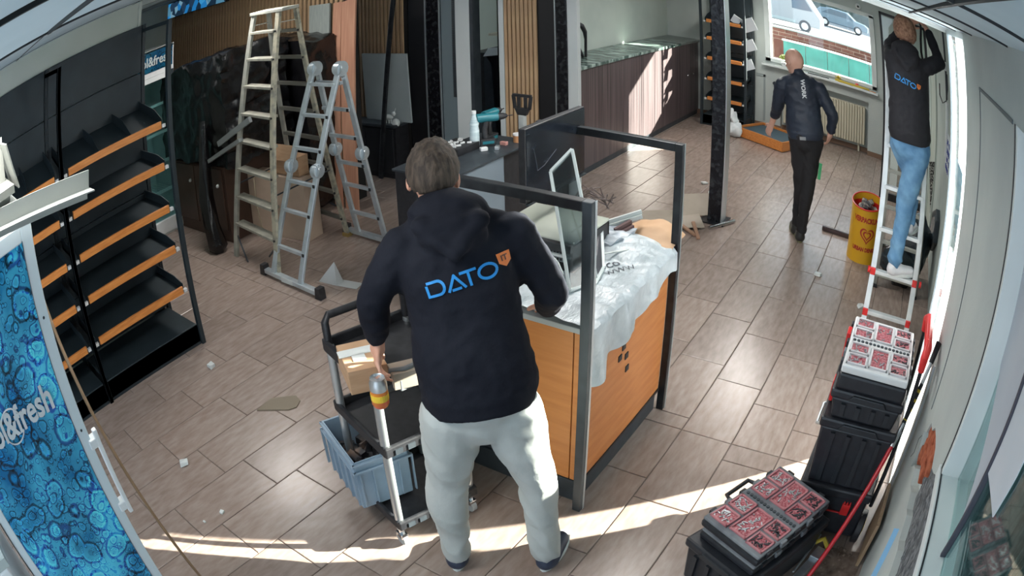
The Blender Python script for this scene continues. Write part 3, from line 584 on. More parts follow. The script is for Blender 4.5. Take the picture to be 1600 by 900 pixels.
for i, (xa, xb, lab) in enumerate(((-5.05, -4.93, 'left one of the salmon coloured boards leaning behind the ladders'), (-4.93, -4.74, 'right one of the salmon coloured boards leaning behind the ladders'))):
    t = thing('salmon_board', lab, 'board', ((xa + xb) / 2, 4.6, 0), 0, 'salmon boards'); b = MB(); b.add([(xa + .07, 4.50 + i * .03, 0), (xb + .05, 4.50 + i * .03, 0), (xb - .0, 4.68, 2.06 + i * .03), (xa, 4.68, 2.05), (xa + .07, 4.52 + i * .03, 0), (xb + .05, 4.52 + i * .03, 0), (xb, 4.70, 2.06 + i * .03), (xa, 4.70, 2.05)], [(0, 1, 2, 3), (7, 6, 5, 4), (0, 4, 5, 1), (1, 5, 6, 2), (2, 6, 7, 3), (3, 7, 4, 0)]); build(b, 'board', cop, t, world=True)
# black leaning poles and low black sideboard, white board on it
t = thing('black_post', 'thick black post leaning behind the folding ladder', 'post', (-5.85, 5.4, 0)); b = MB(); b.bar((-5.52, 5.10, 0), (-5.34, 5.3, 2.35), .07, .05, (0, 1, 0)); build(b, 'post', black, t, world=True, bev=.004)
t = thing('thin_black_post', 'thin black pole leaning in front of the pale board', 'post', (-5.2, 5.4, 0)); b = MB(); b.bar((-5.16, 5.36, 0), (-4.83, 5.36, 2.35), .045, .03, (0, 1, 0)); build(b, 'pole', blackm, t, world=True, bev=.003)
t = thing('low_sideboard', 'low black sideboard below the pale board', 'sideboard', (-5.3, 5.5, 0)); b = MB(); b.box(-5.78, 5.40, 0, -4.95, 5.60, .56); build(b, 'body', black, t, world=True, bev=.004); b = MB(); b.box(-5.8, 5.38, .56, -4.95, 5.60, .59); build(b, 'top', darkgrey, t, world=True, bev=.003)
for x in (-5.76, -5.36): b = MB(); b.box(x, 5.385, .06, x + .38, 5.40, .54); build(b, 'door', mat('satin_black', (.02, .022, .026), .3), t, world=True, bev=.003)
t = thing('pale_board', 'pale grey board standing on the low black sideboard', 'board', (-5.15, 5.5, .59)); b = MB(); b.obox((-5.17, 5.53, .97), (.64, .02, .76), Matrix.Rotation(radians(3), 3, 'X')); build(b, 'board', mat('pale_board', (.40, .46, .47), .5, c2=(.44, .50, .51), ns=3), t, world=True)
t = thing('white_figurine', 'small white animal figurine on the low sideboard', 'figurine', (-5.05, 5.45, .59)); b = MB(); b.ell((-5.08, 5.45, .66), (.06, .025, .03)); b.ell((-5.01, 5.45, .70), (.025, .02, .025))
for dx in (-.04, 0, .03): b.cyl((-5.08 + dx, 5.45, .59), (-5.08 + dx, 5.45, .66), .008, n=6)
b.cyl((-5.1, 5.45, .67), (-5.14, 5.45, .73), .005, n=6); b.cyl((-5.0, 5.45, .71), (-4.98, 5.45, .76), .005, n=6); build(b, 'figure', white, t, world=True, smooth=True)
t = thing('white_bowl', 'small white rounded bowl shape beside the white figurine', 'bowl', (-4.97, 5.45, .59)); b = MB(); b.ell((-4.985, 5.45, .60), (.045, .04, .05)); build(b, 'body', white, t, world=True, smooth=True)

# ================================================================ tall weathered stepladder
def quadbar(b, a, c, w_, d, up=(0, 1, 0)): b.bar(a, c, w_, d, up)
t = thing('weathered_stepladder', 'tall weathered aluminium stepladder with wide treads and worn paint', 'ladder', (-4.6, 3.6, 0))
FL, FR, TLf, TRf = Vector((-4.99, 3.23, 0)), Vector((-4.26, 3.14, 0)), Vector((-4.86, 3.54, 2.13)), Vector((-4.42, 3.48, 2.13))
RL, RR, TLr, TRr = Vector((-5.06, 4.12, 0)), Vector((-4.36, 4.05, 0)), Vector((-4.80, 3.66, 2.13)), Vector((-4.34, 3.60, 2.13))
yel = mat('paint_splashed_aluminium', (.50, .47, .36), .6, .3, c2=(.28, .28, .24), ns=18, nd=7, lo=.45, hi=.65)
for a, c, m in ((FL, TLf, aludull), (FR, TRf, yel)):
    b = MB(); quadbar(b, a, c, .055, .028); build(b, 'front_rail', m, t, world=True, bev=.003)
for a, c, m in ((RL, TLr, aludull), (RR, TRr, yel)):
    b = MB(); quadbar(b, a, c, .05, .025); o = build(b, 'rear_rail', m, t, world=True, bev=.003); b = MB(); b.obox(a + Vector((0, 0, .015)), (.07, .06, .03)); build(b, 'rubber_foot', mat('foot_ochre', (.28, .19, .06), .7), o, world=True)
for i in range(8):
    f = (i + 1) * .1115 + .03; a = FL.lerp(TLf, f); c = FR.lerp(TRf, f); b = MB(); b.bar(a + Vector((.02, .02, 0)), c + Vector((-.02, .02, 0)), .022, .09, (0, 1, 0)); build(b, 'tread', mat('tread_worn', (.27, .27, .23), .7, .2, c2=(.38, .37, .31), ns=12, nd=6), t, world=True, bev=.002)
for i in range(8):
    f = .08 + i * .118; b = MB(); b.bar(RL.lerp(TLr, f), RR.lerp(TRr, f), .03, .03); build(b, 'rear_rung', mat('rung_dark', (.14, .14, .12), .6, .3), t, world=True)
b = MB(); b.bar(TLf + Vector((-.02, .05, .015)), TRf + Vector((.10, .05, .015)), .03, .17, (0, 1, 0)); build(b, 'top_cap', aludull, t, world=True, bev=.005)
b = MB()
for i in range(8):
    f = (i + 1) * .1115 + .03; p = FR.lerp(TRf, f); b.tube([p + Vector((.0, -.018, 0)), p + Vector((.0, -.026, 0))], .010, 8)
    q = RR.lerp(TRr, .08 + i * .118); b.tube([q + Vector((.0, -.016, 0)), q + Vector((.0, -.024, 0))], .010, 8)
build(b, 'rivet', black, t, world=True, kind='stuff')
b = MB(); b.bar(FL.lerp(TLf, .1), FL.lerp(FR, .3).lerp(TLf, .0), .012, .012); b.bar(FR.lerp(TRf, .12), FR.lerp(FL, .25) + Vector((0, .05, .12)), .012, .012); b.bar(FL.lerp(TLf, .3), RL.lerp(TLr, .3), .01, .01); b.bar(FR.lerp(TRf, .3), RR.lerp(TRr, .3), .01, .01); b.bar(RR.lerp(TRr, .13), RR.lerp(RL, .3) + Vector((0, 0, .26)), .012, .012); build(b, 'brace', darkgrey, t, world=True)
b = MB(); b.bar(TLf + Vector((0, 0, -.1)), TLr + Vector((0, 0, -.1)), .05, .006); b.bar(TRf + Vector((0, 0, -.1)), TRr + Vector((0, 0, -.1)), .05, .006); build(b, 'hinge_plate', aludull, t, world=True)

# folding multi ladder
t = thing('folding_ladder', 'silver folding ladder with round hinges and black feet, beside the taller one', 'ladder', (-4.05, 3.6, 0))
a0, c0, at_, ct = Vector((-4.29, 3.12, .05)), Vector((-3.93, 3.10, .05)), Vector((-4.13, 3.60, 1.58)), Vector((-3.83, 3.59, 1.58))
b0, d0 = Vector((-4.24, 4.07, .05)), Vector((-3.90, 4.05, .05))
alub = mat('bright_aluminium', (.50, .57, .62), .35, .6, c2=(.60, .67, .71), ns=12)
for p, q in ((a0, at_), (c0, ct), (b0, at_ + Vector((0, .04, 0))), (d0, ct + Vector((0, .04, 0)))):
    m_ = p.lerp(q, .53)
    b = MB(); b.bar(p, m_, .05, .024, (0, 1, 0)); build(b, 'lower_rail', alub, t, world=True, bev=.003)
    b = MB(); b.bar(m_, q, .05, .024, (0, 1, 0)); build(b, 'upper_rail', alub, t, world=True, bev=.003)
    b = MB(); b.tube([m_ + Vector((-.022, 0, 0)), m_ + Vector((.022, 0, 0))], .055, 16); b.tube([m_ + Vector((-.03, 0, 0)), m_ + Vector((.03, 0, 0))], .030, 12); o = build(b, 'middle_hinge', alub, t, world=True, smooth=True, bev=.003)
    nv = Vector((.05, -1, .1)).normalized(); b = MB(); b.tube([m_ + nv * .026, m_ + nv * .036], .052, 16); b.tube([m_ + nv * .036, m_ + nv * .042], .020, 12); build(b, 'hinge_disc', alub, o, world=True, smooth=True)
for q in (at_, ct):
    b = MB(); q = q + Vector((0, .02, .01)); b.tube([q + Vector((-.024, 0, 0)), q + Vector((.024, 0, 0))], .06, 18); nv = Vector((.05, -1, .1)).normalized(); b.tube([q + nv * .03, q + nv * .045], .05, 16); b.tube([q + nv * .045, q + nv * .052], .022, 12); build(b, 'top_hinge', alub, t, world=True, smooth=True)
for (p, q, r, s_) in ((a0, at_, c0, ct), (b0, at_, d0, ct)):
    for f in (.14, .32, .46, .62, .78, .93):
        b = MB(); b.bar(p.lerp(q, f), r.lerp(s_, f), .028, .028); build(b, 'rung', alub, t, world=True, bev=.003)
    b = MB()
    for f in (.14, .32, .46, .62, .78): k = r.lerp(s_, f); b.box(k.x - .010, k.y - .02, k.z - .012, k.x + .010, k.y - .013, k.z + .012)
    build(b, 'rung_end', black, t, world=True, kind='stuff')
for p, q, hid in ((Vector((-4.44, 3.14, .04)), Vector((-3.70, 3.09, .04)), 0), (Vector((-4.40, 4.09, .04)), Vector((-3.80, 4.06, .04)), 1)):
    b = MB(); b.bar(p, q, .05, .035); bb = build(b, 'base_bar', alub, t, world=True, bev=.003)
    if not hid: mid = p.lerp(q, .48) + Vector((0, -.03, .0)); b = MB(); b.box(mid.x - .07, mid.y, .022, mid.x + .07, mid.y + .004, .06); build(b, 'rating_label', white, bb, world=True); 
    for e in (p, q): b = MB(); b.prism([(e.x - .035, 0), (e.x + .035, 0), (e.x + .028, .09), (e.x - .022, .09)], 'y', e.y - .03, e.y + .03); build(b, 'rubber_foot', black, t, world=True, bev=.004)
# ================================================================ dark counter along the back left
KX = -3.35
stripe = mat('striped_wood', (.022, .018, .020), .36, c2=(.15, .115, .12), ns=3.2, nd=7, st=(1, 30, .2), lo=.36, hi=.62)
t = thing('long_dark_counter', 'long counter with dark striped wood front and marbled grey green top', 'counter', (-3.6, 8.2, 0))
y = 6.2
for i, l in enumerate((1.15, .98, .92, .42, .40)):
    b = MB(); b.box(KX - .02, y + .003, .07, KX, y + l - .003, 1.14); build(b, 'front_panel', stripe, t, world=True, bev=.002); y += l
b = MB(); b.box(-3.82, 6.2, 0, KX - .02, 10.05, 1.14); build(b, 'carcass', black, t, world=True)
b = MB(); b.box(-3.82, 6.2, 0, KX - .01, 10.05, .065); build(b, 'plinth', darkgrey, t, world=True)
marb = mat('marble_green', (.06, .10, .09), .25, c2=(.35, .45, .42), ns=5, nd=8, st=(1, 2.6, 1), lo=.42, hi=.62)
b = MB(); b.box(-3.84, 6.15, 1.14, KX + .03, 9.23, 1.175); build(b, 'worktop', marb, t, world=True, bev=.003)
b = MB(); b.box(-3.84, 9.235, 1.14, KX + .03, 10.07, 1.175); build(b, 'worktop_end', mat('marble_grey', (.10, .12, .115), .3, c2=(.18, .21, .20), ns=9, nd=6), t, world=True, bev=.003)
for yy in (9.55, 9.78): b = MB(); b.ell((KX + .012, yy, .66), (.015, .015, .015)); build(b, 'knob', chrome, t, world=True, smooth=True)
t = thing('bent_tap', 'black bent tap rising at the near end of the dark counter', 'tap', (-3.62, 6.9, 1.175))
b = MB(); b.tube([(-3.62, 6.98, 1.175), (-3.62, 6.985, 1.38), (-3.62, 6.97, 1.47), (-3.62, 6.90, 1.55), (-3.62, 6.80, 1.585), (-3.62, 6.74, 1.57)], [.016, .016, .026, .026, .024, .02], 10); b.tube([(-3.62, 6.92, 1.175), (-3.62, 6.80, 1.33), (-3.62, 6.72, 1.5)], .018, 8); build(b, 'pipe', black, t, world=True, smooth=True)
t = thing('crumpled_plastic_bag', 'knotted translucent white plastic bag on the floor by the far shelving unit', 'bag', (-2.55, 9.15, 0))
pb = mat('plastic_bag', (.55, .60, .62), .3, c2=(.70, .74, .76), ns=14, nd=5, bump=.6)
b = MB(); b.ell((-2.50, 9.12, .10), (.13, .12, .10)); b.ell((-2.68, 9.18, .07), (.10, .08, .07)); b.ell((-2.52, 9.14, .24), (.06, .05, .09)); b.ell((-2.57, 9.14, .34), (.05, .02, .05)); b.v = crumple(b.v, .05, 12, 3); build(b, 'film', pb, t, world=True, smooth=True)
t = thing('shallow_tray', 'shallow dark box tray with orange wooden edge on the floor left of the bald man', 'tray', (-2.0, 9.3, 0))
Mt = Matrix.Rotation(radians(-24), 3, 'Z'); cx, cy = -1.98, 9.30
b = MB(); b.obox((cx, cy, .06), (.80, .60, .10), Mt); build(b, 'body', blackm, t, world=True)
b = MB(); b.obox((cx, cy, .115), (.70, .50, .012), Mt); build(b, 'inlay', mat('slate_blue', (.05, .09, .12), .5), t, world=True)
for sx, sy, lx, ly in ((0, -.315, .84, .02), (0, .315, .84, .02), (-.41, 0, .02, .62), (.41, 0, .02, .62)): b = MB(); b.obox(Vector((cx, cy, .075)) + Mt @ Vector((sx, sy, 0)), (lx, ly, .13), Mt); build(b, 'wood_edge', oaky if ly < .1 else oak, t, world=True, bev=.002)
# radiator
t = thing('radiator', 'cream ribbed radiator in the niche under the back window', 'radiator', (-1.2, 10.1, .12)); rm = mat('radiator_cream', (.58, .54, .42), .45)
b = MB(); b.box(-1.98, BY + .03, .13, -.58, BY + .09, .72); build(b, 'body', rm, t, world=True, bev=.006)
p = None
for i in range(30):
    x = -1.96 + i * .0465
    if p is None: b = MB(); b.box(0, BY - .004, .135, .026, BY + .03, .715); p = build(b, 'rib', rm, t, world=False, bev=.004); p.location = (x - t.location.x, -t.location.y, -t.location.z); o = p
    else: o = p.copy(); C.objects.link(o); o.location = (x - t.location.x, -t.location.y, -t.location.z)
b = MB(); b.tube([(-1.99, BY + .05, .66), (-2.01, BY + .0, .66)], .012, 8); b.tube([(-1.98, BY - .01, .66), (-1.98, BY - .05, .66)], .022, 10); build(b, 'valve', whitep, t, world=True, smooth=True)
b = MB(); b.box(-1.9, BY + .06, .0, -1.87, BY + .08, .14); b.box(-.7, BY + .06, .0, -.67, BY + .08, .14); build(b, 'leg', rm, t, world=True)
t = thing('niche_lever', 'small dark lever on the white wall panel left of the bald man', 'lever', (-2.12, BY, .62)); b = MB(); b.cyl((-2.12, BY, .72), (-2.12, BY - .05, .72), .025); b.bar((-2.12, BY - .05, .72), (-2.10, BY - .05, .50), .015, .012); build(b, 'handle', darkgrey, t, world=True)
# things on the window sill
sl = 1.02
t = thing('potted_plant', 'small yellow green plant on the window sill behind the bald head', 'plant', (-1.95, BY - .08, sl)); b = MB(); b.lathe([(.03, sl), (.045, sl + .07)], (-1.95, BY - .08, 0), 10); build(b, 'pot', whitep, t, world=True)
b = MB()
for i in range(26):
    a = rng.random() * 6.3; e = rng.random() * 1.2; c_ = Vector((-1.95 + .06 * cos(a) * cos(e), BY - .08 + .05 * sin(a) * cos(e), sl + .11 + .07 * sin(e))); b.ell(c_, (.022, .02, .02), None, 6, 4)
build(b, 'foliage', mat('yellow_green', (.42, .45, .10), .6, c2=(.2, .3, .06), ns=30), t, world=True, kind='stuff')
for nm, lab, cat, x0, x1, z, r, m in (('spirit_level', 'yellow spirit level lying on the window sill', 'tool', -1.05, -.50, .03, .02, mat('yellow_tool', (.55, .40, .04), .4)), ('sill_pen', 'thin dark rod on the sill left of the yellow tools', 'rod', -1.55, -1.2, .012, .01, black), ('pencil', 'orange pencil at the right end of the window sill', 'pencil', -.62, -.38, .01, .008, mat('orange', (.6, .2, .03), .5))):
    t = thing(nm, lab, cat, (x0, BY - .1, sl)); b = MB(); b.box(x0, BY - .12, sl, x1, BY - .12 + r * 2, sl + z); build(b, 'body', m, t, world=True, bev=.002)
t = thing('yellow_clamp', 'yellow clamp standing on the window sill', 'clamp', (-1.02, BY - .07, sl)); b = MB(); b.box(-1.10, BY - .07, sl, -.96, BY - .05, sl + .03); b.box(-1.06, BY - .07, sl + .03, -1.03, BY - .05, sl + .09); b.box(-1.1, BY - .07, sl + .05, -1.0, BY - .05, sl + .065); build(b, 'body', MATS['yellow_tool'], t, world=True)
t = thing('red_knob_tool', 'small red cap on the window sill', 'cap', (-.72, BY - .06, sl)); b = MB(); b.lathe([(.035, sl), (.04, sl + .03), (.02, sl + .05)], (-.72, BY - .055, 0), 12); build(b, 'cap', redp, t, world=True, smooth=True)

# free standing black steel column
t = thing('steel_column', 'free standing black steel column between the counter and the bald man', 'column', (-1.77, 5.97, 0))
b = MB(); b.box(-1.835, 5.91, .01, -1.715, 5.925, 2.59); b.box(-1.835, 6.035, .01, -1.715, 6.05, 2.59); b.box(-1.80, 5.925, .01, -1.75, 6.035, 2.59); build(b, 'profile', gl, t, world=True, bev=.003)
b = MB(); b.box(-1.705, 5.905, .01, -1.698, 6.05, 2.59); build(b, 'edge_trim', alu, t, world=True)
b = MB(); b.box(-1.90, 5.85, 0, -1.66, 6.10, .012); build(b, 'base_plate', blackm, t, world=True)

# ================================================================ kiosk counter
PXk = -1.126
t = thing('kiosk_counter', 'orange wood kiosk counter with grey plinth and two open metal frames', 'counter', (-1.6, 2.65, 0))
kx0 = -1.92
b = MB(); b.box(kx0, 2.235, 0, PXk - .03, 3.10, .125); build(b, 'plinth', darkgrey, t, world=True, bev=.003)
b = MB(); b.box(kx0 + .01, 2.25, .125, PXk - .035, 3.09, .915); build(b, 'carcass', black, t, world=True)
b = MB(); b.box(kx0, 2.235, .14, -1.46, 2.252, .915); build(b, 'side_panel', mat('dark_panel', (.02, .024, .03), .4), t, world=True)
b = MB(); b.box(-1.455, 2.228, .14, -1.20, 2.25, .915); build(b, 'front_panel', oak, t, world=True, bev=.002)
b = MB(); b.box(-1.195, 2.228, .14, -1.155, 2.25, .925); build(b, 'corner_strip', oak, t, world=True, bev=.002)
b = MB(); b.box(PXk - .035, 2.23, .14, PXk - .018, 3.10, .925); eo = build(b, 'end_panel', mat('end_oak', (.55, .22, .07), .4, c2=(.47, .165, .045), ns=4, nd=5, st=(1, 1.2, 9)), t, world=True, bev=.002)
b = MB(); b.box(PXk - .035, 2.22, .125, PXk - .012, 3.10, .14); build(b, 'shadow_gap', black, t, world=True)
b = MB(); b.box(kx0, 2.215, .915, PXk - .01, 3.115, .94); build(b, 'countertop', mat('counter_top', (.40, .43, .44), .5), t, world=True, bev=.003)
for yy in (2.196, 3.127):
    fr = MB(); fr.box(PXk - .02, yy - .02, 0, PXk + .02, yy + .02, 1.475); build(fr, 'frame_post', darkgrey if yy < 3 else blackm, t, world=True, bev=.003)
    fr = MB(); fr.box(-1.88, yy - .02, 1.435, PXk - .02, yy + .02, 1.475); build(fr, 'frame_bar', blackm, t, world=True, bev=.003)
    fr = MB(); fr.box(-1.90, yy - .02, .0, -1.86, yy + .02, 1.475); build(fr, 'frame_post', blackm, t, world=True, bev=.003)
    fr = MB(); fr.box(PXk + .0205, yy + .005, .0, PXk + .022, yy + .02, 1.475); build(fr, 'edge_trim', alu, t, world=True)
for yy, zz in ((2.60, .665), (2.565, .625), (2.635, .60), (2.65, .525)): b = MB(); b.obox((PXk - .016, yy, zz), (.006, .035, .032)); build(b, 'socket_hole', black, eo, world=True, bev=.004)
# plastic sheet draped over the kiosk
def sheet_mesh():
    b = MB(); NU, NV = 46, 40
    ed = lambda v: .10 + .11 * (1 - v) + .035 * sin(v * 9) + .03 * sin(v * 23)     # hang over the +x edge
    for j in range(NV + 1):
        v = j / NV; y = 2.215 + v * .93
        for i in range(NU + 1):
            u = i / NU; L_ = 1.0 + ed(v); s = u * L_; x0 = -2.0 + (PXk + .004 + 2.0) * 1.0
            topw = .56 + .30 * (v > 0)
            xs_ = PXk - .02 - .55 + s * 1.0
            W_ = .57
            if s * 1.0 <= W_ / 1.0: x = PXk + .002 - W_ + s; z = .955
            else: x = PXk + .010; z = .955 - (s - W_)
            if s > W_: z = max(z, .955 - ed(v) * 1.15)
            b.v.append(Vector((x, y, z)))
    for j in range(NV):
        for i in range(NU): a = j * (NU + 1) + i; b.f.append((a, a + 1, a + NU + 2, a + NU + 1))
    return b
def drape(W_, y0, y1, hang, side='x', seed=0, nu=60, nv=56, z0=.950, amp=.012, lump=None):
    b = MB()
    for j in range(nv + 1):
        v = j / nv
        for i in range(nu + 1):
            u = i / nu; y = y0 + v * (y1 - y0); hv = hang(v); s = u * (W_ + hv)
            if s <= W_: p = Vector((PXk + .006 - W_ + s, y, z0)); n = Vector((0, 0, 1))
            else: p = Vector((PXk + .012 + .02 * sin(v * 21) * (s - W_) / .2, y, z0 - (s - W_))); n = Vector((1, 0, .0))
            q = noise.noise(Vector((p.x * 5 + seed, p.y * 9, p.z * 5))) * 1.2 + noise.noise(Vector((p.x * 13 + p.y * 9, p.y * 15 - p.x * 8, seed))) * .7 + abs(noise.noise(Vector((p.x * 7 - p.y * 16, p.y * 5, seed + 4)))) * 1.3
            k = 1.0 if s <= W_ else .5
            p = p + n * amp * (q * k + .9)
            if lump and s <= W_: p.z += lump(p.x, p.y)
            b.v.append(p)
    for j in range(nv):
        for i in range(nu): a = j * (nu + 1) + i; b.f.append((a, a + 1, a + nu + 2, a + nu + 1))
    return b
sheetm = mat('plastic_sheet', (.40, .46, .49), .3, c2=(.60, .66, .70), ns=6, nd=6, st=(2, 1, 1), bump=.7, bs=22)
b = drape(.66, 2.215, 3.09, lambda v: .12 + .08 * cos(v * 2.0) + .05 * (v < .35) * (1 - v / .35) * 1.2 + .015 * sin(v * 26), lump=lambda x, y: .05 * max(0, 1 - ((x + 1.30) ** 2 + (y - 2.95) ** 2) / .03))
t2 = thing('plastic_cover_sheet', 'crumpled white plastic sheet draped over the kiosk counter edge', 'sheet', (-1.4, 2.6, .94)); so = build(b, 'sheet', sheetm, t2, world=True, smooth=True)
bvh_s = BVHTree.FromPolygons(b.v, b.f)
def decal(vs, fs, bvh, ray, off=.002, maxe=.02):
    bm = bmesh.new(); bv = [bm.verts.new(v) for v in vs]
    for f in fs:
        try: bm.faces.new([bv[i] for i in f])
        except Exception: pass
    bmesh.ops.triangulate(bm, faces=bm.faces)
    for _ in range(4):
        es = [e for e in bm.edges if e.calc_length() > maxe]
        if not es: break
        bmesh.ops.subdivide_edges(bm, edges=es, cuts=1); bmesh.ops.triangulate(bm, faces=bm.faces)
    ray = Vector(ray).normalized()
    for v in bm.verts:
        h_ = bvh.ray_cast(v.co - ray * .3, ray)
        if h_[0]: v.co = h_[0] - ray * off
    m = MB(); bm.verts.ensure_lookup_table(); m.v = [v.co.copy() for v in bm.verts]; m.f = [tuple(q.index for q in f.verts) for f in bm.faces]; bm.free(); return m
ink = mat('print_dark', (.04, .05, .07), .6)
tb = text_mb('coco', (-1.31, 2.72, 1.1), (.55, .83, 0), (-.83, .55, 0), .075, 0, .0); dm = decal(tb.v, tb.f, bvh_s, (0, 0, -1), .003); build(dm, 'print', ink, so, world=True, fix=False)
tb = text_mb('WWW', (-1.235, 2.72, 1.1), (.55, .83, 0), (-.83, .55, 0), .05, 0, .0); dm = decal(tb.v, tb.f, bvh_s, (0, 0, -1), .003); build(dm, 'print', ink, so, world=True, fix=False)
t = thing('cotton_strip', 'thin white cable tie lying on the plastic sheet', 'strip', (-1.3, 2.75, .98)); b = MB(); b.bar((-1.38, 2.72, 1.0), (-1.24, 2.90, 1.0), .008, .006); build(b, 'strip', white, t, world=True)
t = thing('clear_bag_stack', 'clear plastic bag with dark print lying at the back of the kiosk', 'bag', (-1.45, 2.95, .97)); b = gridbox(-1.60, 2.86, .965, -1.33, 3.08, 1.02, (16, 12, 3)); b.v = crumple(b.v, .03, 14, 6); build(b, 'bag', mat('clear_bag', (.34, .40, .47), .2, c2=(.6, .65, .7), ns=9, nd=6, st=(1, 5, 1), bump=.8), t, world=True, smooth=True)
t = thing('brown_paper', 'sheet of brown packing paper behind the plastic sheet on the kiosk', 'paper', (-1.25, 3.2, .95)); b = MB()
for j in range(9):
    for i in range(13): u = i / 12; v = j / 8; b.v.append(Vector((-1.42 + u * .30, 3.03 + v * .22, .965 + .06 * sin(u * 3) * v + .02 * noise.noise(Vector((u * 4, v * 4, 0))))))
for j in range(8):
    for i in range(12): a = j * 13 + i; b.f.append((a, a + 1, a + 14, a + 13))
build(b, 'paper', mat('kraft_paper', (.45, .28, .16), .7, c2=(.52, .34, .21), ns=5), t, world=True, smooth=True)
for i, (a, c, w_, m, lab) in enumerate((((-1.50, 3.02, 1.00), (-1.33, 3.16, 1.06), .035, white, 'white plastic profile piece on the back of the kiosk'), ((-1.40, 3.00, 1.0), (-1.36, 3.10, 1.02), .05, mat('dark_red_brown', (.10, .05, .05), .6), 'dark brown profile offcut behind the white one on the kiosk'))):
    t = thing('profile_offcut', lab, 'offcut', (a[0], a[1], .97)); b = MB(); b.bar(a, c, w_, .02); b.bar(Vector(a) + Vector((0, 0, .02)), Vector(c) + Vector((0, 0, .02)), w_ * .3, .02); build(b, 'profile', m, t, world=True)
# white framed leaning glass panel, second one and machine
def framed(name, lab, P4, w_, mfr, mgl):
    t = thing(name, lab, 'panel', (P4[0][0], P4[0][1], .955)); P = [Vector(p) for p in P4]; n = (P[1] - P[0]).cross(P[3] - P[0]).normalized()
    for i in range(4): b = MB(); b.bar(P[i], P[(i + 1) % 4], .014, w_, (n)); build(b, 'frame_side', mfr, t, world=True, bev=.002)
    b = MB(); b.add([p + n * .002 for p in P] + [p - n * .002 for p in P], [(0, 1, 2, 3), (7, 6, 5, 4)]); build(b, 'pane', mgl, t, world=True)
framed('framed_glass_panel', 'white framed clear glass panel leaning upright on the kiosk', [(-1.60, 2.74, 1.35), (-1.545, 2.84, 1.44), (-1.27, 2.56, .965), (-1.33, 2.43, .965)], .022, mat('frame_white', (.55, .62, .62), .4), glassmat('pane_grey', (.62, .68, .70), .1, .8))
framed('white_frame_part', 'second white frame with dark slots beside the glass panel', [(-1.46, 2.90, 1.08), (-1.44, 2.93, 1.08), (-1.30, 2.68, .975), (-1.25, 2.48, .975)], .02, MATS['frame_white'], mat('slot_dark', (.05, .05, .06), .5))
t = thing('coffee_machine', 'open appliance with pale hood and black interior behind the leaning glass', 'appliance', (-1.75, 2.85, .955))
mx0, mx1, my0, my1 = -1.80, -1.40, 2.56, 2.94
b = MB(); b.box(mx0, my0 + .02, .945, mx1, my1, .965); b.box(mx0, my0 + .02, .95, mx0 + .02, my1, 1.09); b.box(mx1 - .02, my0 + .02, .95, mx1, my1, 1.09); b.box(mx0, my1 - .02, .95, mx1, my1, 1.09); b.box(mx0, my0, 1.06, mx1, my0 + .03, 1.10); build(b, 'housing', black, t, world=True, bev=.004)
b = MB(); b.box(mx0, my0 + .03, 1.09, mx1, my1, 1.105); build(b, 'hood', mat('pale_hood', (.42, .45, .38), .3, c2=(.50, .53, .47), ns=3), t, world=True, bev=.006)
b = MB(); b.box(mx0, my0 - .012, 1.045, mx1 + .004, my0, 1.055); build(b, 'lip', white, t, world=True)
vb = MB(); vb.box(mx0 + .12, my0 + .10, .965, mx1 - .03, my0 + .115, 1.04); vo = build(vb, 'vent_plate', mat('vent_grey', (.25, .30, .32), .5), t, world=True)
b = MB()
for i in range(12):
    for j in range(4): x = mx0 + .128 + i * .0165; z = .972 + j * .017; b.box(x, my0 + .098, z, x + .008, my0 + .10, z + .010)
build(b, 'vent_holes', black, vo, world=True, kind='stuff')
t = thing('white_cable_loop', 'white cable looping on the kiosk in front of the black appliance', 'cable', (-1.45, 2.45, .96)); b = MB(); b.tube([(-1.50, 2.50, 1.05), (-1.46, 2.49, 1.08), (-1.41, 2.47, 1.06), (-1.38, 2.46, 1.02), (-1.39, 2.44, .99), (-1.43, 2.43, .97)], .004, 6); b.tube([(-1.50, 2.46, 1.03), (-1.47, 2.44, 1.04), (-1.43, 2.42, 1.01), (-1.41, 2.38, .975)], .004, 6); build(b, 'wire', white, t, world=True, smooth=True)
t = thing('cable_bundle', 'tangle of dark cable ends sticking out behind the leaning glass', 'cable', (-1.42, 2.98, 1.1)); b = MB()
for i in range(7): r = rng.uniform; b.tube([(-1.62, 2.95, 1.12), (-1.55 + r(-.03, .03), 2.98, 1.20 + r(-.03, .03)), (-1.50 + r(-.02, .05), 3.02 + r(0, .05), 1.17 + r(-.05, .05)), (-1.46 + r(-.02, .05), 3.03, 1.15 + r(-.05, .05))], .004, 5)
build(b, 'wire', mat('wire_brown', (.16, .12, .11), .5), t, world=True, smooth=True)

# television on a stand behind the kiosk
t = thing('flat_monitor', 'thin black flat monitor standing on the kiosk in front of the metal frame', 'monitor', (-1.69, 2.95, .955))
b = MB(); b.box(-1.70, 2.635, 1.215, -1.665, 3.19, 1.565); build(b, 'housing', black, t, world=True, bev=.004)
b = MB(); b.box(-1.665, 2.642, 1.228, -1.662, 3.183, 1.558); tvs = build(b, 'screen', mat('tv_screen', (.012, .016, .024), .16, c2=(.03, .04, .055), ns=5, nd=5, st=(1, 2, 6), lo=.45, hi=.75), t, world=True)
b = MB(); b.tube([(-1.661, 2.70, 1.46), (-1.661, 2.73, 1.35), (-1.661, 2.79, 1.36), (-1.661, 2.90, 1.41)], .0015, 4); build(b, 'dust_streak', mat('dust', (.12, .13, .15), .8), tvs, world=True)
b = MB(); b.box(-1.672, 2.64, 1.205, -1.655, 3.19, 1.213); build(b, 'bottom_edge', darkgrey, t, world=True)
b = MB(); b.box(-1.71, 2.99, .955, -1.68, 3.04, 1.25); b.box(-1.78, 2.96, .955, -1.62, 3.08, .965); build(b, 'stand', black, t, world=True)
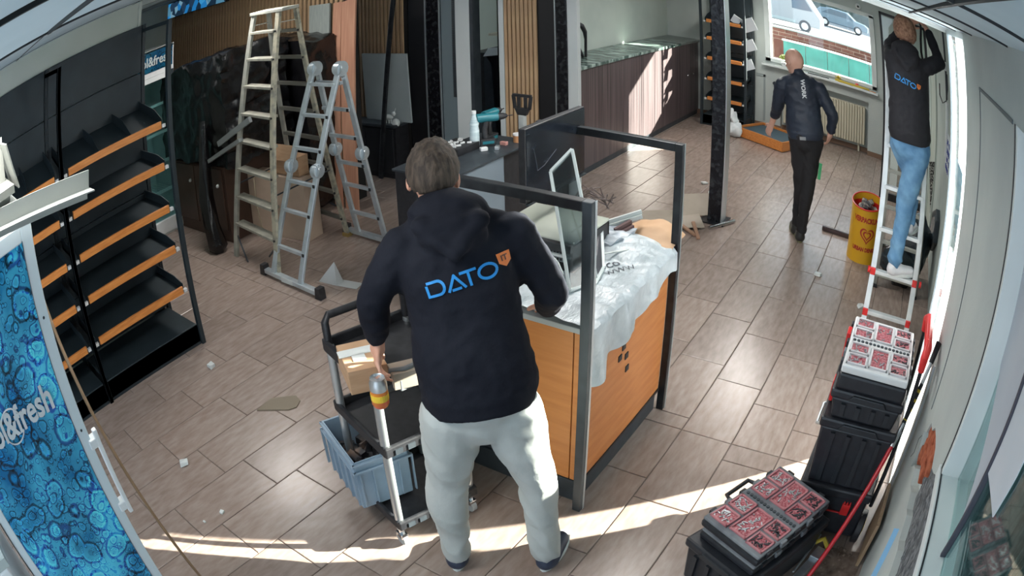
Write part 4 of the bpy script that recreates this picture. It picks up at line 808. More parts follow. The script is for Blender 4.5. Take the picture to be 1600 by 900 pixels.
# workdesk with tools
t = thing('tool_desk', 'dark desk unit with a grey end panel carrying the tools', 'desk', (-2.85, 3.7, 0))
b = MB(); b.box(-3.05, 3.30, 0, -2.62, 4.22, .985); build(b, 'carcass', black, t, world=True)
b = MB(); b.box(-3.06, 3.28, .985, -2.595, 4.24, 1.0); build(b, 'desktop', darkgrey, t, world=True, bev=.003)
b = MB(); b.box(-2.62, 3.28, .02, -2.605, 3.86, .985); build(b, 'glossy_panel', mat('blue_grey_gloss', (.16, .20, .24), .2, c2=(.20, .25, .29), ns=2), t, world=True)
def cordless_drill(name, lab, p, rz):
    t = thing(name, lab, 'drill', p, rz); teal = mat('teal_plastic', (.01, .16, .20), .4)
    b = MB(); b.tube([(-.09, 0, .20), (.06, 0, .20)], [.032, .03], 12); build(b, 'motor_housing', teal, t, smooth=True, bev=.003)
    b = MB(); b.tube([(.06, 0, .20), (.10, 0, .20), (.125, 0, .20)], [.026, .022, .012], 12); b.tube([(.125, 0, .20), (.165, 0, .20)], .004, 6); build(b, 'chuck', black, t, smooth=True)
    b = MB(); b.tube([(-.02, 0, .18), (-.035, 0, .12), (-.03, 0, .05)], [.022, .019, .022], 10); build(b, 'grip', black, t, smooth=True)
    b = MB(); b.box(-.075, -.035, 0, .035, .035, .055); build(b, 'battery', black, t, bev=.006); b = MB(); b.box(-.06, -.036, .02, .02, .036, .04); build(b, 'battery_band', teal, t)
cordless_drill('cordless_drill', 'teal cordless drill standing upright on the tool desk', (-2.80, 3.99, 1.0), .9)
cordless_drill('cordless_screwdriver', 'second teal cordless driver behind the first one', (-2.86, 4.10, 1.0), 1.6)
t = thing('water_bottle', 'clear plastic water bottle left of the cordless drills', 'bottle', (-2.86, 3.90, 1.0)); b = MB(); b.lathe([(.030, 0), (.034, .02), (.034, .12), (.028, .15), (.033, .17), (.014, .225), (.014, .24)], n=16); build(b, 'bottle', mat('bottle_clear', (.45, .58, .62), .1, c2=(.65, .75, .78), ns=12, st=(1, 1, 6)), t, smooth=True); b = MB(); b.lathe([(.016, .24), (.016, .26)], n=12); build(b, 'cap', whitep, t)
t = thing('power_tool_case', 'small black tray of loose parts at the left end of the tool desk', 'tray', (-2.95, 3.62, 1.0)); b = MB(); b.box(-3.02, 3.66, 1.0, -2.82, 3.90, 1.05); build(b, 'tray', black, t, world=True, bev=.004)
b = MB()
for i in range(22): b.obox((rng.uniform(-3.0, -2.85), rng.uniform(3.68, 3.88), 1.055), (.03, .012, .01), Matrix.Rotation(rng.random() * 3, 3, 'Z'))
build(b, 'loose_parts', whitep, t, world=True, kind='stuff')
t = thing('round_tin', 'small round copper coloured tin at the right end of the desk', 'tin', (-2.68, 4.15, 1.0)); b = MB(); b.lathe([(.032, 0), (.032, .05)], n=18); build(b, 'body', mat('tin_copper', (.45, .22, .10), .4), t, bev=.002); b = MB(); b.lathe([(.034, .05), (.034, .062)], n=18); build(b, 'lid', whitep, t)
for i, (x, y_, lab, m) in enumerate(((-2.72, 4.04, 'small pinkish part beside the round tin', mat('pink_part', (.5, .25, .22), .5)), (-2.76, 3.86, 'small white part before the drill battery', whitep), (-2.70, 3.93, 'flat silver part on the desk edge', alu))):
    t = thing('small_part', lab, 'part', (x, y_, 1.0)); b = MB(); b.obox((0, 0, .012), (.05, .03, .024), Matrix.Rotation(i, 3, 'Z')); build(b, 'body', m, t, bev=.003)
t = thing('shovel', 'shovel with black D shaped grip standing behind the tool desk', 'shovel', (-3.1, 4.75, 0))
b = MB(); b.bar((-3.02, 4.75, .05), (-3.02, 4.75, 1.03), .055, .045, (0, 1, 0)); build(b, 'shaft', mat('shaft_grey', (.42, .45, .45), .5), t, world=True, bev=.008)
b = MB(); gz = 1.03; b.prism([(-3.06, gz), (-2.98, gz), (-2.95, gz + .06), (-3.09, gz + .06)], 'y', 4.735, 4.765)
for (a, c) in (((-3.085, gz + .05), (-3.10, gz + .16)), ((-2.955, gz + .05), (-2.94, gz + .16)), ((-3.105, gz + .16), (-2.935, gz + .16)), ((-3.05, gz + .06), (-3.05, gz + .15)), ((-2.99, gz + .06), (-2.99, gz + .15))): b.bar((a[0], 4.75, a[1]), (c[0], 4.75, c[1]), .024, .024, (0, 1, 0))
build(b, 'grip', black, t, world=True, bev=.004); b = MB(); b.box(-3.13, 4.73, 0, -2.91, 4.77, .28); build(b, 'blade', darkgrey, t, world=True, bev=.01)

# ================================================================ floor debris and cardboard
t = thing('cardboard_sheet', 'loose flattened cardboard on the floor at the foot of the steel column', 'cardboard', (-2.0, 5.9, 0)); b = MB()
b.obox((-2.12, 5.72, .02), (.55, .42, .005), Matrix.Rotation(.5, 3, 'Z') @ Matrix.Rotation(-.06, 3, 'Y')); b.obox((-1.99, 5.98, .10), (.34, .006, .22), Matrix.Rotation(.7, 3, 'Z') @ Matrix.Rotation(-.8, 3, 'X')); build(b, 'sheet', mat('pale_card', (.36, .31, .25), .8, c2=(.42, .36, .30), ns=5), t, world=True)
for i, (a, c, lab) in enumerate((((-2.02, 5.62), (-1.80, 5.50), 'thin wooden offcut left of the steel column foot'), ((-1.90, 5.70), (-1.76, 5.45), 'second wooden offcut nearer the steel column foot'))):
    t = thing('wood_offcut', lab, 'offcut', (a[0], a[1], 0)); b = MB(); b.bar((a[0], a[1], .045), (c[0], c[1], .012), .03, .015); build(b, 'stick', mat('offcut_wood', (.35, .20, .13), .7), t, world=True)
t = thing('chrome_pipe', 'short chrome pipe at the foot of the steel column', 'pipe', (-1.64, 5.9, 0)); b = MB(); b.tube([(-1.75, 5.72, .018), (-1.60, 6.02, .018)], .018, 10); build(b, 'pipe', chrome, t, world=True, smooth=True)
t = thing('dark_profile', 'short dark metal profile on the floor left of the yellow bin', 'profile', (-.6, 6.4, 0)); b = MB(); b.bar((-.76, 6.43, .02), (-.44, 6.40, .02), .05, .03); b.bar((-.76, 6.42, .038), (-.44, 6.39, .038), .012, .006); build(b, 'profile', mat('profile_dark', (.07, .045, .045), .5), t, world=True)
t = thing('broken_tile_piece', 'flat broken piece of tile on the floor left of the tool cart', 'fragment', (-2.93, 1.95, 0)); b = MB(); pl = [(-3.02, 1.86), (-2.86, 1.99), (-2.84, 2.04), (-2.87, 2.10), (-2.93, 2.12), (-3.04, 2.0)]; b.prism([(x, y_) for x, y_ in pl], 'z', .0, .008); build(b, 'piece', mat('tile_piece', (.22, .18, .13), .6), t, world=True, bev=.001)
for i, (x, y_, r, nm, lab) in enumerate(((-3.67, 1.97, .03, 'paper_scrap', 'small white paper scrap near the shelving base'), (-2.99, 1.19, .03, 'white_plug', 'white plug with dark top in the sun patch'), (-2.50, 1.10, .014, 'plaster_crumb', 'larger of two white crumbs by the sun band'), (-2.52, .97, .009, 'plaster_crumb', 'smaller of two white crumbs by the sun band'), (-2.2, 6.9, .03, 'paper_scrap', 'white scrap on the floor in front of the far counter'), (-2.05, 6.65, .025, 'paper_scrap', 'white scrap beside the small screw on the far floor'), (-.62, 5.35, .03, 'paper_scrap', 'pale scrap on the floor in front of the yellow bin'), (-.15, 5.0, .03, 'paper_scrap', 'pale scrap at the left foot of the right ladder'))):
    t = thing(nm, lab, 'scrap', (x, y_, 0)); b = MB(); b.obox((0, 0, r * .4), (r * 2, r * 1.4, r * .8), Matrix.Rotation(i, 3, 'Z')); b.v = crumple(b.v, r * .5, 40, i); zmin = min(v.z for v in b.v); b.v = [v - Vector((0, 0, zmin)) for v in b.v]; build(b, 'scrap', white, t, bev=.003)
t = thing('white_wedge', 'white plastic wedge standing by the folding ladder foot', 'wedge', (-3.8, 3.35, 0)); b = MB(); b.add([(-3.92, 3.28, 0), (-3.74, 3.30, 0), (-3.74, 3.38, 0), (-3.92, 3.36, 0), (-3.78, 3.34, .17)], [(0, 1, 2, 3), (0, 1, 4), (1, 2, 4), (2, 3, 4), (3, 0, 4)]); build(b, 'wedge', mat('clear_wedge', (.5, .52, .52), .3), t, world=True)
t = thing('tissue_sheet', 'clear film scrap on the floor right of the folding ladder foot', 'scrap', (-3.65, 3.4, 0)); b = MB(); b.obox((-3.68, 3.36, .004), (.22, .10, .003), Matrix.Rotation(.2, 3, 'Z')); build(b, 'film', mat('clear_wedge'), t, world=True)

# ================================================================ tool cart
P0 = Vector((-1.655, 1.575, 0)); va = Vector((.30, .954, 0)); ua = Vector((-.954, .30, 0)); CL, CW = .37, .38
rc = atan2(va.y, va.x)
t = thing('tool_cart', 'black three shelf service cart with silver posts beside the kiosk man', 'cart', tuple(P0))
Mc = Matrix((ua, va, Vector((0, 0, 1)))).transposed()
def cp(u, v, z): return P0 + ua * u + va * v + Vector((0, 0, z))
def tray(z, name, lip=.05):
    b = MB(); c_ = cp(CL / 2, CW / 2, z); b.obox(c_, (CL + .04, CW + .02, .025), Mc)
    for (uu, vv, lu, lv) in ((CL / 2, -.012, CL + .05, .02), (CL / 2, CW + .012, CL + .05, .02), (-.025, CW / 2, .02, CW + .04), (CL + .025, CW / 2, .02, CW + .04)): b.obox(cp(uu, vv, z + lip / 2), (lu, lv, lip), Mc)
    o = build(b, name, black, t, world=True, bev=.006)
    b = MB()
    for i in range(6): b.obox(cp(-.037, .04 + i * .06, z + .02), (.006, .035, .025), Mc)
    build(b, 'grip_ribs', darkgrey, o, world=True)
    return o
tray(.84, 'top_tray', .055); tray(.54, 'middle_tray'); tray(.115, 'bottom_tray')
for u, v in ((0, 0), (CL, 0), (0, CW), (CL, CW)):
    b = MB(); b.tube([cp(u, v, .10), cp(u, v, .87)], .019, 12); build(b, 'post', alu, t, world=True, smooth=True)
    c_ = cp(u, v, .035); b = MB(); b.tube([c_ - va * .012, c_ + va * .012], .035, 16); o = build(b, 'caster', mat('caster_grey', (.35, .38, .4), .4), t, world=True, smooth=True); b = MB(); b.tube([cp(u, v, .07), cp(u, v, .10)], .014, 10); b.obox(cp(u, v, .06), (.05, .035, .03), Mc); build(b, 'fork', chrome, o, world=True, bev=.003)
b = MB(); b.tube([cp(CL + .01, -.0, .87), cp(CL + .015, 0, .97), cp(CL + .02, .02, .995), cp(CL + .02, CW - .02, .995), cp(CL + .015, CW, .97), cp(CL + .01, CW, .87)], .017, 12); build(b, 'push_handle', black, t, world=True, smooth=True)
b = MB(); b.obox(cp(-.045, .20, .875), (.05, .26, .05), Mc); b.tube([cp(-.03, .05, .93), cp(-.06, .10, .935), cp(-.06, .30, .935), cp(-.03, .35, .93)], .010, 8); build(b, 'tool_holder', mat('holder_grey', (.20, .22, .23), .4), t, world=True, bev=.004)
b = MB(); b.obox(cp(CL - .05, .20, .935), (.02, .05, .012), Mc); build(b, 'white_badge', whitep, t, world=True)
# box, can
ang = atan2(-.075, .17)
t = thing('parcel_box', 'brown cardboard parcel with a white label on the top cart shelf', 'box', (-1.70, 1.59, .89)); Mb = Matrix.Rotation(radians(-33), 3, 'Z')
b = MB(); b.obox((-1.735, 1.60, .915), (.205, .15, .10), Mb); build(b, 'carton', cardm, t, world=True, bev=.002)
b = MB(); b.obox((-1.765, 1.60, .9665), (.05, .135, .002), Mb); b.obox((-1.725, 1.58, .9665), (.045, .05, .002), Mb); build(b, 'label', white, t, world=True)
t = thing('small_carton', 'small pale carton under the hand on the top cart shelf', 'box', (-1.62, 1.60, .89)); b = MB(); b.obox((-1.585, 1.67, .895), (.08, .11, .07), Mb); build(b, 'carton', mat('pale_card'), t, world=True, bev=.002)
t = thing('drink_can', 'orange and silver drink can on the cart rim', 'can', (-1.552, 1.492, .872)); can = mat('can_orange', (.75, .28, .04), .3, .3, c2=(.75, .10, .10), ns=8, st=(1, 1, 3)); b = MB(); b.lathe([(.026, 0), (.032, .012), (.032, .07)], n=24); build(b, 'print', can, t, smooth=True); b = MB(); b.lathe([(.032, .07), (.032, .098), (.027, .112), (.027, .118), (.024, .115), (.0235, .110)], n=24); build(b, 'top', alu, t, smooth=True); b = MB(); b.obox((0, .004, .1165), (.012, .022, .002)); build(b, 'tab', chrome, t)
b = MB(); b.lathe([(.033, .030), (.033, .056)], n=24); build(b, 'brand_band', mat('can_yellow', (.8, .55, .05), .4), t)
# crate on the lower shelf
t = thing('grey_blue_crate', 'grey blue plastic crate on the bottom cart shelf', 'crate', (-1.9, 1.7, .15)); ux = Vector((-.92, .39, 0)); vx = Vector((.39, .92, 0)); Mx = Matrix((ux, vx, Vector((0, 0, 1)))).transposed(); K0 = Vector((-1.835, 1.545, .15))
crm = mat('crate_blue_grey', (.22, .31, .40), .4, c2=(.26, .35, .44), ns=9)
def kp(u, v, z): return K0 + ux * u + vx * v + Vector((0, 0, z))
cl, cw, chh = .35, .25, .27
b = MB()
for (u, v, lu, lv) in ((cl / 2, 0, cl, .006), (cl / 2, cw, cl, .006), (0, cw / 2, .006, cw), (cl, cw / 2, .006, cw)): b.obox(kp(u, v, chh / 2), (lu, lv, chh), Mx)
b.obox(kp(cl / 2, cw / 2, .004), (cl, cw, .008), Mx); build(b, 'body', crm, t, world=True)
b = MB()
for z in (chh - .012, chh - .055):
    for (u, v, lu, lv) in ((cl / 2, -.009, cl + .03, .014), (cl / 2, cw + .009, cl + .03, .014), (-.009, cw / 2, .014, cw + .03), (cl + .009, cw / 2, .014, cw + .03)): b.obox(kp(u, v, z), (lu, lv, .012), Mx)
build(b, 'rim', crm, t, world=True, bev=.002)
for k in range(6): b = MB(); b.obox(kp(.015 + k * .072, -.008, chh / 2 - .02), (.006, .014, chh - .06), Mx); build(b, 'side_rib', crm, t, world=True)
for k in range(5): b = MB(); b.obox(kp(-.008, .012 + k * .064, chh / 2 - .02), (.014, .006, chh - .06), Mx); build(b, 'side_rib', crm, t, world=True)
b = MB()
for i in range(60): c_ = kp(rng.uniform(.05, cl - .05), rng.uniform(.04, cw - .04), rng.uniform(.03, .20)); b.obox(c_, (rng.uniform(.03, .09), rng.uniform(.02, .05), rng.uniform(.01, .04)), Matrix.Rotation(rng.random() * 3, 3, 'Z') @ Matrix.Rotation(rng.random() * 2, 3, 'X'))
build(b, 'jumbled_contents', mat('junk', (.03, .03, .035), .5, c2=(.35, .22, .15), ns=9, nd=3, lo=.5, hi=.75), t, world=True, kind='stuff')

# ================================================================ tool cases
blk = mat('toolbox_black', (.013, .015, .02), .42, c2=(.02, .023, .03), ns=20)
clearlid = mat('clear_lid', (.13, .14, .16), .15, c2=(.22, .24, .26), ns=9)
pinkbin = mat('red_bin', (.30, .04, .06), .4, c2=(.52, .22, .24), ns=90, nd=2, lo=.42, hi=.6)
def organizer(name, lab, c_, ang, W_, D_, z0, z1, lidm, rim, fill, sunny=False, parent=None):
    t = thing(name, lab, 'toolbox', (c_[0], c_[1], z0), ang)
    hh = z1 - z0
    b = MB(); b.box(-W_ / 2, -D_ / 2, 0, W_ / 2, D_ / 2, hh * .55); build(b, 'body', blk, t, bev=.012)
    b = MB(); b.box(-W_ / 2 + .004, -D_ / 2 + .004, hh * .55, W_ / 2 - .004, D_ / 2 - .004, hh * .80); lid = build(b, 'lid', lidm, t, bev=.008)
    # two banks of three columns: small, tall, small
    cells_ = []
    for s in (-1, 1):
        yb = s * D_ * .25; bw_ = W_ * .86
        for cx_, w_, rows in ((-.31, .285, 2), (.0, .285, 1), (.31, .285, 2)):
            for r in range(rows):
                hgt = D_ * .42 / rows; cells_.append((cx_ * W_, yb + (r - (rows - 1) / 2) * hgt, w_ * W_, hgt * .86))
    for cx_, cy_, w_, l_ in cells_:
        b = MB(); zt = hh * .80; bwid = .0095
        for (x0, y0, x1, y1) in ((-w_ / 2, -l_ / 2, w_ / 2, -l_ / 2 + bwid), (-w_ / 2, l_ / 2 - bwid, w_ / 2, l_ / 2), (-w_ / 2, -l_ / 2, -w_ / 2 + bwid, l_ / 2), (w_ / 2 - bwid, -l_ / 2, w_ / 2, l_ / 2)): b.box(cx_ + x0, cy_ + y0, zt - .004, cx_ + x1, cy_ + y1, zt + .008)
        o = build(b, 'bin_rim', rim, lid, bev=.002)
        b = MB(); b.box(cx_ - w_ / 2 + bwid, cy_ - l_ / 2 + bwid, zt - .004, cx_ + w_ / 2 - bwid, cy_ + l_ / 2 - bwid, zt + .001); build(b, 'bin', pinkbin, t)
        b = MB()
        for _ in range(int(22 if fill else 9)): b.obox((cx_ + rng.uniform(-.36, .36) * w_, cy_ + rng.uniform(-.36, .30) * l_, zt + .003), (rng.uniform(.008, .03), .005, .004), Matrix.Rotation(rng.random() * 3.1, 3, 'Z'))
        build(b, 'screws', alu if cx_ * s < .1 else mat('dark_bits', (.06, .06, .07), .5), t, kind='stuff')
    b = MB()
    for k in range(15): b.tube([(-W_ * .42 + k * W_ * .06, 0, hh * .80), (-W_ * .42 + k * W_ * .06, 0, hh * .80 + .004)], .009, 6)
    build(b, 'mesh_strip', darkgrey, lid)
    for k in range(5):
        for s in (-1, 1): b = MB(); b.box(s * (W_ / 2 + .001) - .008, -D_ * .4 + k * D_ * .18, hh * .35, s * (W_ / 2 + .001) + .008, -D_ * .4 + k * D_ * .18 + .035, hh * .75); build(b, 'cleat', clearlid if k % 2 else blk, t, bev=.003)
    b = MB()
    for s in (-1, 1): b.box(s * W_ * .3 - .02, D_ / 2 - .004, hh * .2, s * W_ * .3 + .02, D_ / 2 + .012, hh * .72)
    build(b, 'latch', redp if sunny else blk, t, bev=.003)
    return t
# near organizer pair on a big black box
oc = Vector((-.206, 2.165)); oa = atan2(-.153, .318)
Mo = Matrix.Rotation(oa, 3, 'Z')
def bigbox(name, lab, c_, ang, W_, D_, z0, z1, lidh=.05, handle=True):
    t = thing(name, lab, 'toolbox', (c_[0], c_[1], z0), ang); hh = z1 - z0
    b = MB(); b.prism([(-W_ / 2 + .02, 0), (W_ / 2 - .02, 0), (W_ / 2, hh - lidh), (-W_ / 2, hh - lidh)], 'y', -D_ / 2 + .01, D_ / 2 - .01); bd = build(b, 'body', blk, t, bev=.012)
    b = MB(); b.box(-W_ / 2 - .01, -D_ / 2 - .005, hh - lidh, W_ / 2 + .01, D_ / 2 + .005, hh); ld_ = build(b, 'lid', blk, t, bev=.012)
    b = MB()
    for x in (-.32, -.11, .11, .32): b.box(x * W_ - .012, -D_ / 2 - .004, .02, x * W_ + .012, -D_ / 2 + .012, hh - lidh - .02)
    build(b, 'front_ribs', mat('rib_black', (.02, .024, .03), .35), bd, kind='stuff')
    b = MB(); b.prism([(-W_ * .28, hh - lidh * .8), (W_ * .28, hh - lidh * .8), (W_ * .22, hh - lidh * .2), (-W_ * .22, hh - lidh * .2)], 'y', -D_ / 2 - .015, -D_ / 2 + .005); build(b, 'latch', mat('rib_black'), ld_, bev=.003)
    if handle: b = MB(); xx = -W_ / 2; b.tube([(xx, -.09, hh * .62), (xx - .03, -.08, hh * .6), (xx - .03, .08, hh * .6), (xx, .09, hh * .62)], .008, 8); build(b, 'side_handle', alu, t, smooth=True)
    return t
bigbox('tool_box_large', 'large low black tool box under the two stacked organizers', oc, oa, .40, .56, 0, .255)
organizer('lower_organizer', 'flat organizer case sandwiched between the large box and red binned organizer', oc, oa, .355, .485, .256, .325, clearlid, blk, False)
og = organizer('parts_organizer', 'dark rimmed organizer with red screw bins and carry handle, on the large box', oc, oa, .365, .495, .326, .395, clearlid, mat('rose_rim', (.42, .15, .17), .3, c2=(.50, .22, .24), ns=5), True)
b = MB(); xx = -.365 / 2; b.tube([(xx, -.08, .04), (xx - .035, -.07, .04), (xx - .04, .07, .04), (xx, .08, .04)], .010, 8); build(b, 'carry_handle', black, og, smooth=True)
# rolling stack by the wall
sx, sy = .078, 2.675; SWd, SDp = .362, .46
whl = mat('sunlit_clear_lid', (.68, .70, .71), .3, c2=(.72, .74, .75), ns=6)  # clear lid coloured near white, sunlight put into the colour
t = thing('rolling_tool_base', 'bottom box on wheels of the tall tool box stack, with red pull handle', 'toolbox', (sx, sy, 0))
b = MB(); b.box(sx - .20, sy - .225, .05, sx + .20, sy + .225, .31); build(b, 'body', blk, t, world=True, bev=.015)
b = MB(); b.box(sx - .215, sy - .238, .29, sx + .215, sy + .232, .345); build(b, 'lid', blk, t, world=True, bev=.012)
for s in (-1, 1):
    b = MB(); b.tube([(sx + .20, sy + s * .17, .09), (sx + .242, sy + s * .17, .09)], .088, 22); w_o = build(b, 'wheel', black, t, world=True, smooth=True, bev=.006); b = MB(); b.tube([(sx + .242, sy + s * .17, .09), (sx + .248, sy + s * .17, .09)], .05, 16); build(b, 'hub', mat('hub_yellow', (.62, .42, .03), .4) if s < 0 else darkgrey, w_o, world=True)
    b = MB(); b.tube([(sx + .238, sy + .06 + s * .19 , .2), (sx + .238, sy + .06 + s * .19 , 1.0)], .013, 10); build(b, 'handle_rail', black, t, world=True, smooth=True)
b = MB(); hx = sx + .238; zz = 1.0; sy_ = sy; sy = sy + .06
b.tube([(hx, sy - .19, zz - .03), (hx, sy - .19, zz + .03), (hx + .010, sy - .15, zz + .055), (hx + .010, sy + .15, zz + .055), (hx, sy + .19, zz + .03), (hx, sy + .19, zz - .03)], [.020, .024, .025, .025, .024, .020], 10); build(b, 'pull_handle', redp, t, world=True, smooth=True); sy = sy_
b = MB(); b.box(sx + .06, sy - .242, .20, sx + .11, sy - .224, .265); b.box(sx - .08, sy - .235, .20, sx + .062, sy - .226, .207)
for k in range(3): b.box(sx + .065 + k * .018, sy - .242, .264, sx + .072 + k * .018, sy - .23, .28)
build(b, 'red_latch', redp, t, world=True, bev=.002)
bigbox('stacked_box_deep', 'deep black tool box second from the bottom of the stack by the wall', (sx, sy), 0, .405, .455, .346, .70)
bigbox('stacked_box_mid', 'black tool box in the middle of the stack by the wall', (sx, sy), 0, .375, .455, .701, .845, .045, False)
organizer('stacked_organizer', 'organizer with clear lid coloured sunlit white and pink bins, topmost of the stack by the wall', (sx, sy), 0, SWd, SDp, .846, .983, whl, mat('white_rim', (.62, .60, .62), .4), False, True)
b = MB(); b.box(sx - .200, sy + .05, .83, sx - .180, sy + .12, .95); b.box(sx - .205, sy - .12, .71, sx - .187, sy - .06, .81); build(b, 'side_latch', redp, t, world=True, bev=.003)
# poles and tools around the stack
t = thing('telescopic_pole', 'red telescopic pole with black and yellow stickers leaning on the right wall', 'pole', (.28, 2.2, 0)); A = Vector((.10, 2.05, .02)); B = Vector((.405, 2.75, 1.02)); L3 = lambda f: A.lerp(B, f)
b = MB(); b.tube([L3(0), L3(.62)], .013, 10); build(b, 'red_tube', mat('red_pole', (.50, .02, .03), .25), t, world=True, smooth=True)
b = MB(); b.tube([L3(.60), L3(.66)], .017, 10); b.tube([L3(.66), L3(.92)], .012, 10); build(b, 'grey_tube', alu, t, world=True, smooth=True)
b = MB(); b.tube([L3(.69), L3(.84)], .0128, 10); st_ = build(b, 'black_sticker', black, t, world=True, smooth=True)
b = MB()
for f in (.70, .735, .77, .805): b.tube([L3(f), L3(f + .012)], .0134, 10)
build(b, 'yellow_marks', mat('yellow_tool'), st_, world=True)
b = MB(); b.tube([L3(.92), L3(1.0)], [.016, .019], 10); build(b, 'black_grip', black, t, world=True, smooth=True)
t = thing('wall_rod', 'thin bright metal rod standing behind the pull handle rails', 'rod', (.39, 2.6, 0)); b = MB(); b.tube([(.395, 2.60, 0), (.405, 2.66, .95)], .008, 8); build(b, 'rod', alu, t, world=True)
t = thing('wood_sheet', 'brown wooden board on edge between the wheels and the wall', 'board', (.38, 2.5, 0)); b = MB(); b.box(.375, 2.30, 0, .395, 2.62, .30); build(b, 'board', mat('beige_wood'), t, world=True)
t = thing('clamp_tool', 'grey metal clamp tool with yellow grip on the floor by the foreground box', 'tool', (.08, 2.25, 0)); b = MB(); b.obox((.085, 2.20, .02), (.05, .16, .035), Matrix.Rotation(-.3, 3, 'Z')); b.obox((.12, 2.30, .03), (.06, .08, .05), Matrix.Rotation(-.3, 3, 'Z')); b.bar((.03, 2.15, .04), (.09, 2.42, .06), .012, .012); build(b, 'body', alu, t, world=True, bev=.003); b = MB(); b.tube([(.08, 2.37, .05), (.12, 2.38, .075), (.16, 2.35, .05)], .014, 8); build(b, 'grip', mat('yellow_tool'), t, world=True, smooth=True)
t = thing('floor_dirt', 'heap of brown dust and grit on the floor by the right wall', 'dirt', (.3, 2.15, 0)); b = MB(); b.obox((.27, 2.15, .004), (.26, .5, .006)); 
for i in range(140): r = rng.uniform(.003, .011); b.ell((rng.uniform(.14, .40), rng.uniform(1.85, 2.42), .006 + r * .5), (r, r, r * .7), None, 5, 3)
o = build(b, 'dust', mat('dirt', (.09, .06, .045), .95, c2=(.2, .15, .12), ns=20, nd=6), t, world=True); o['kind'] = 'stuff'
# yellow bin
t = thing('yellow_waste_bin', 'round yellow packaging bin with red rim and heart emblem', 'bin', (-.262, 6.02, 0)); ym = mat('bin_yellow', (.68, .36, .015), .35, c2=(.72, .40, .02), ns=3); BR = .168
bh = lambda a: .535 + .035 * cos(a - radians(80))
b = MB(); n = 40
for z in (0., .03, .25):
    for j in range(n): a = 2 * pi * j / n; b.v.append(Vector((BR * cos(a), BR * sin(a), z)))
for j in range(n): a = 2 * pi * j / n; b.v.append(Vector((BR * cos(a), BR * sin(a), bh(a))))
for j in range(n): a = 2 * pi * j / n; b.v.append(Vector(((BR - .006) * cos(a), (BR - .006) * sin(a), bh(a))))
for j in range(n): a = 2 * pi * j / n; b.v.append(Vector(((BR - .006) * cos(a), (BR - .006) * sin(a), .1)))
for i in range(5):
    for j in range(n): a = i * n + j; c_ = i * n + (j + 1) % n; b.f.append((a, c_, c_ + n, a + n))
b.f.append(tuple(range(n))); b.f.append(tuple(range(5 * n, 6 * n)))
build(b, 'body', ym, t, smooth=True, fix=True)
b = MB(); b.tube([(BR * cos(2 * pi * j / 40), BR * sin(2 * pi * j / 40), bh(2 * pi * j / 40)) for j in range(41)], .007, 8); build(b, 'rim', redp, t, smooth=True)
b = MB(); b.lathe([(BR - .012, .36), (BR - .010, .5)], n=30); b.f = b.f[:-2]; build(b, 'red_lining', redp, t)
b = MB()
for i in range(14): a = rng.random() * 6.3; r = rng.random() * .11; b.obox((r * cos(a), r * sin(a), .46 + rng.random() * .07), (.09, .05, .03), Matrix.Rotation(rng.random() * 3, 3, 'Z') @ Matrix.Rotation(rng.random(), 3, 'X'))
build(b, 'rubbish', mat('rubbish_mix', (.5, .46, .38), .7, c2=(.10, .10, .11), ns=7, lo=.45, hi=.55), t, kind='stuff')
redt = mat('bin_red_print', (.42, .03, .02), .5)
def wrap_cyl(vs, fs, zc, a0, rr, name):
    m = MB(); m.v = [Vector((rr * cos(a0 + v.x / rr), rr * sin(a0 + v.x / rr), zc + v.y)) for v in vs]; m.f = fs; return build(m, name, redt, t, fix=False)
a0 = radians(-78)
def fine(vs, fs):
    bm = bmesh.new(); bv = [bm.verts.new(v) for v in vs]
    for f in fs:
        try: bm.faces.new([bv[i] for i in f])
        except Exception: pass
    bmesh.ops.triangulate(bm, faces=bm.faces); 
    for _ in range(3):
        es = [e for e in bm.edges if e.calc_length() > .02]
        if es: bmesh.ops.subdivide_edges(bm, edges=es, cuts=1); bmesh.ops.triangulate(bm, faces=bm.faces)
    bm.verts.ensure_lookup_table(); r = ([v.co.copy() for v in bm.verts], [tuple(q.index for q in f.verts) for f in bm.faces]); bm.free(); return r
vs, fs = fine(*text_verts('VERPACKUNG', .064, 0, .0035, .78)); wrap_cyl(vs, fs, .405, a0, BR + .0015, 'lettering')
vs, fs = fine(*text_verts('URBAN DENKEN', .050, 0, .003, .78)); wrap_cyl(vs, fs, .135, a0, BR + .0015, 'lettering')
def heart(s, n=36): return [Vector((s * .062 * sin(q) ** 3, s * (.0508 * cos(q) - .0195 * cos(2 * q) - .0078 * cos(3 * q) - .0039 * cos(4 * q)), 0)) for q in [2 * pi * i / n for i in range(n)]]
hv = []; hf = []
for so_, si_ in ((1.30, 1.02), (.76, .48)):
    o_ = len(hv); A_ = heart(so_); B_ = heart(si_); hv += A_ + B_; k = len(A_); hf += [(o_ + i, o_ + (i + 1) % k, o_ + k + (i + 1) % k, o_ + k + i) for i in range(k)]
wrap_cyl(hv, hf, .272, a0, BR + .0018, 'heart_emblem')
# rubbish bags behind the right ladder
bagm = mat('bin_bag', (.012, .02, .025), .25, c2=(.03, .045, .055), ns=6, bump=.9, bs=18)
t = thing('black_bin_bag', 'full dark bin bag on the floor behind the right ladder', 'bag', (.22, 5.55, 0)); b = MB(); b.ell((.17, 5.72, .19), (.22, .20, .20), None, 30, 20); b.ell((.32, 5.85, .30), (.19, .2, .30), None, 26, 18); b.v = crumple(b.v, .07, 7, 5); b.v = crumple(b.v, .02, 22, 8); b.v = [Vector((v.x, v.y, max(v.z, 0))) for v in b.v]; build(b, 'bag', bagm, t, world=True, smooth=True)

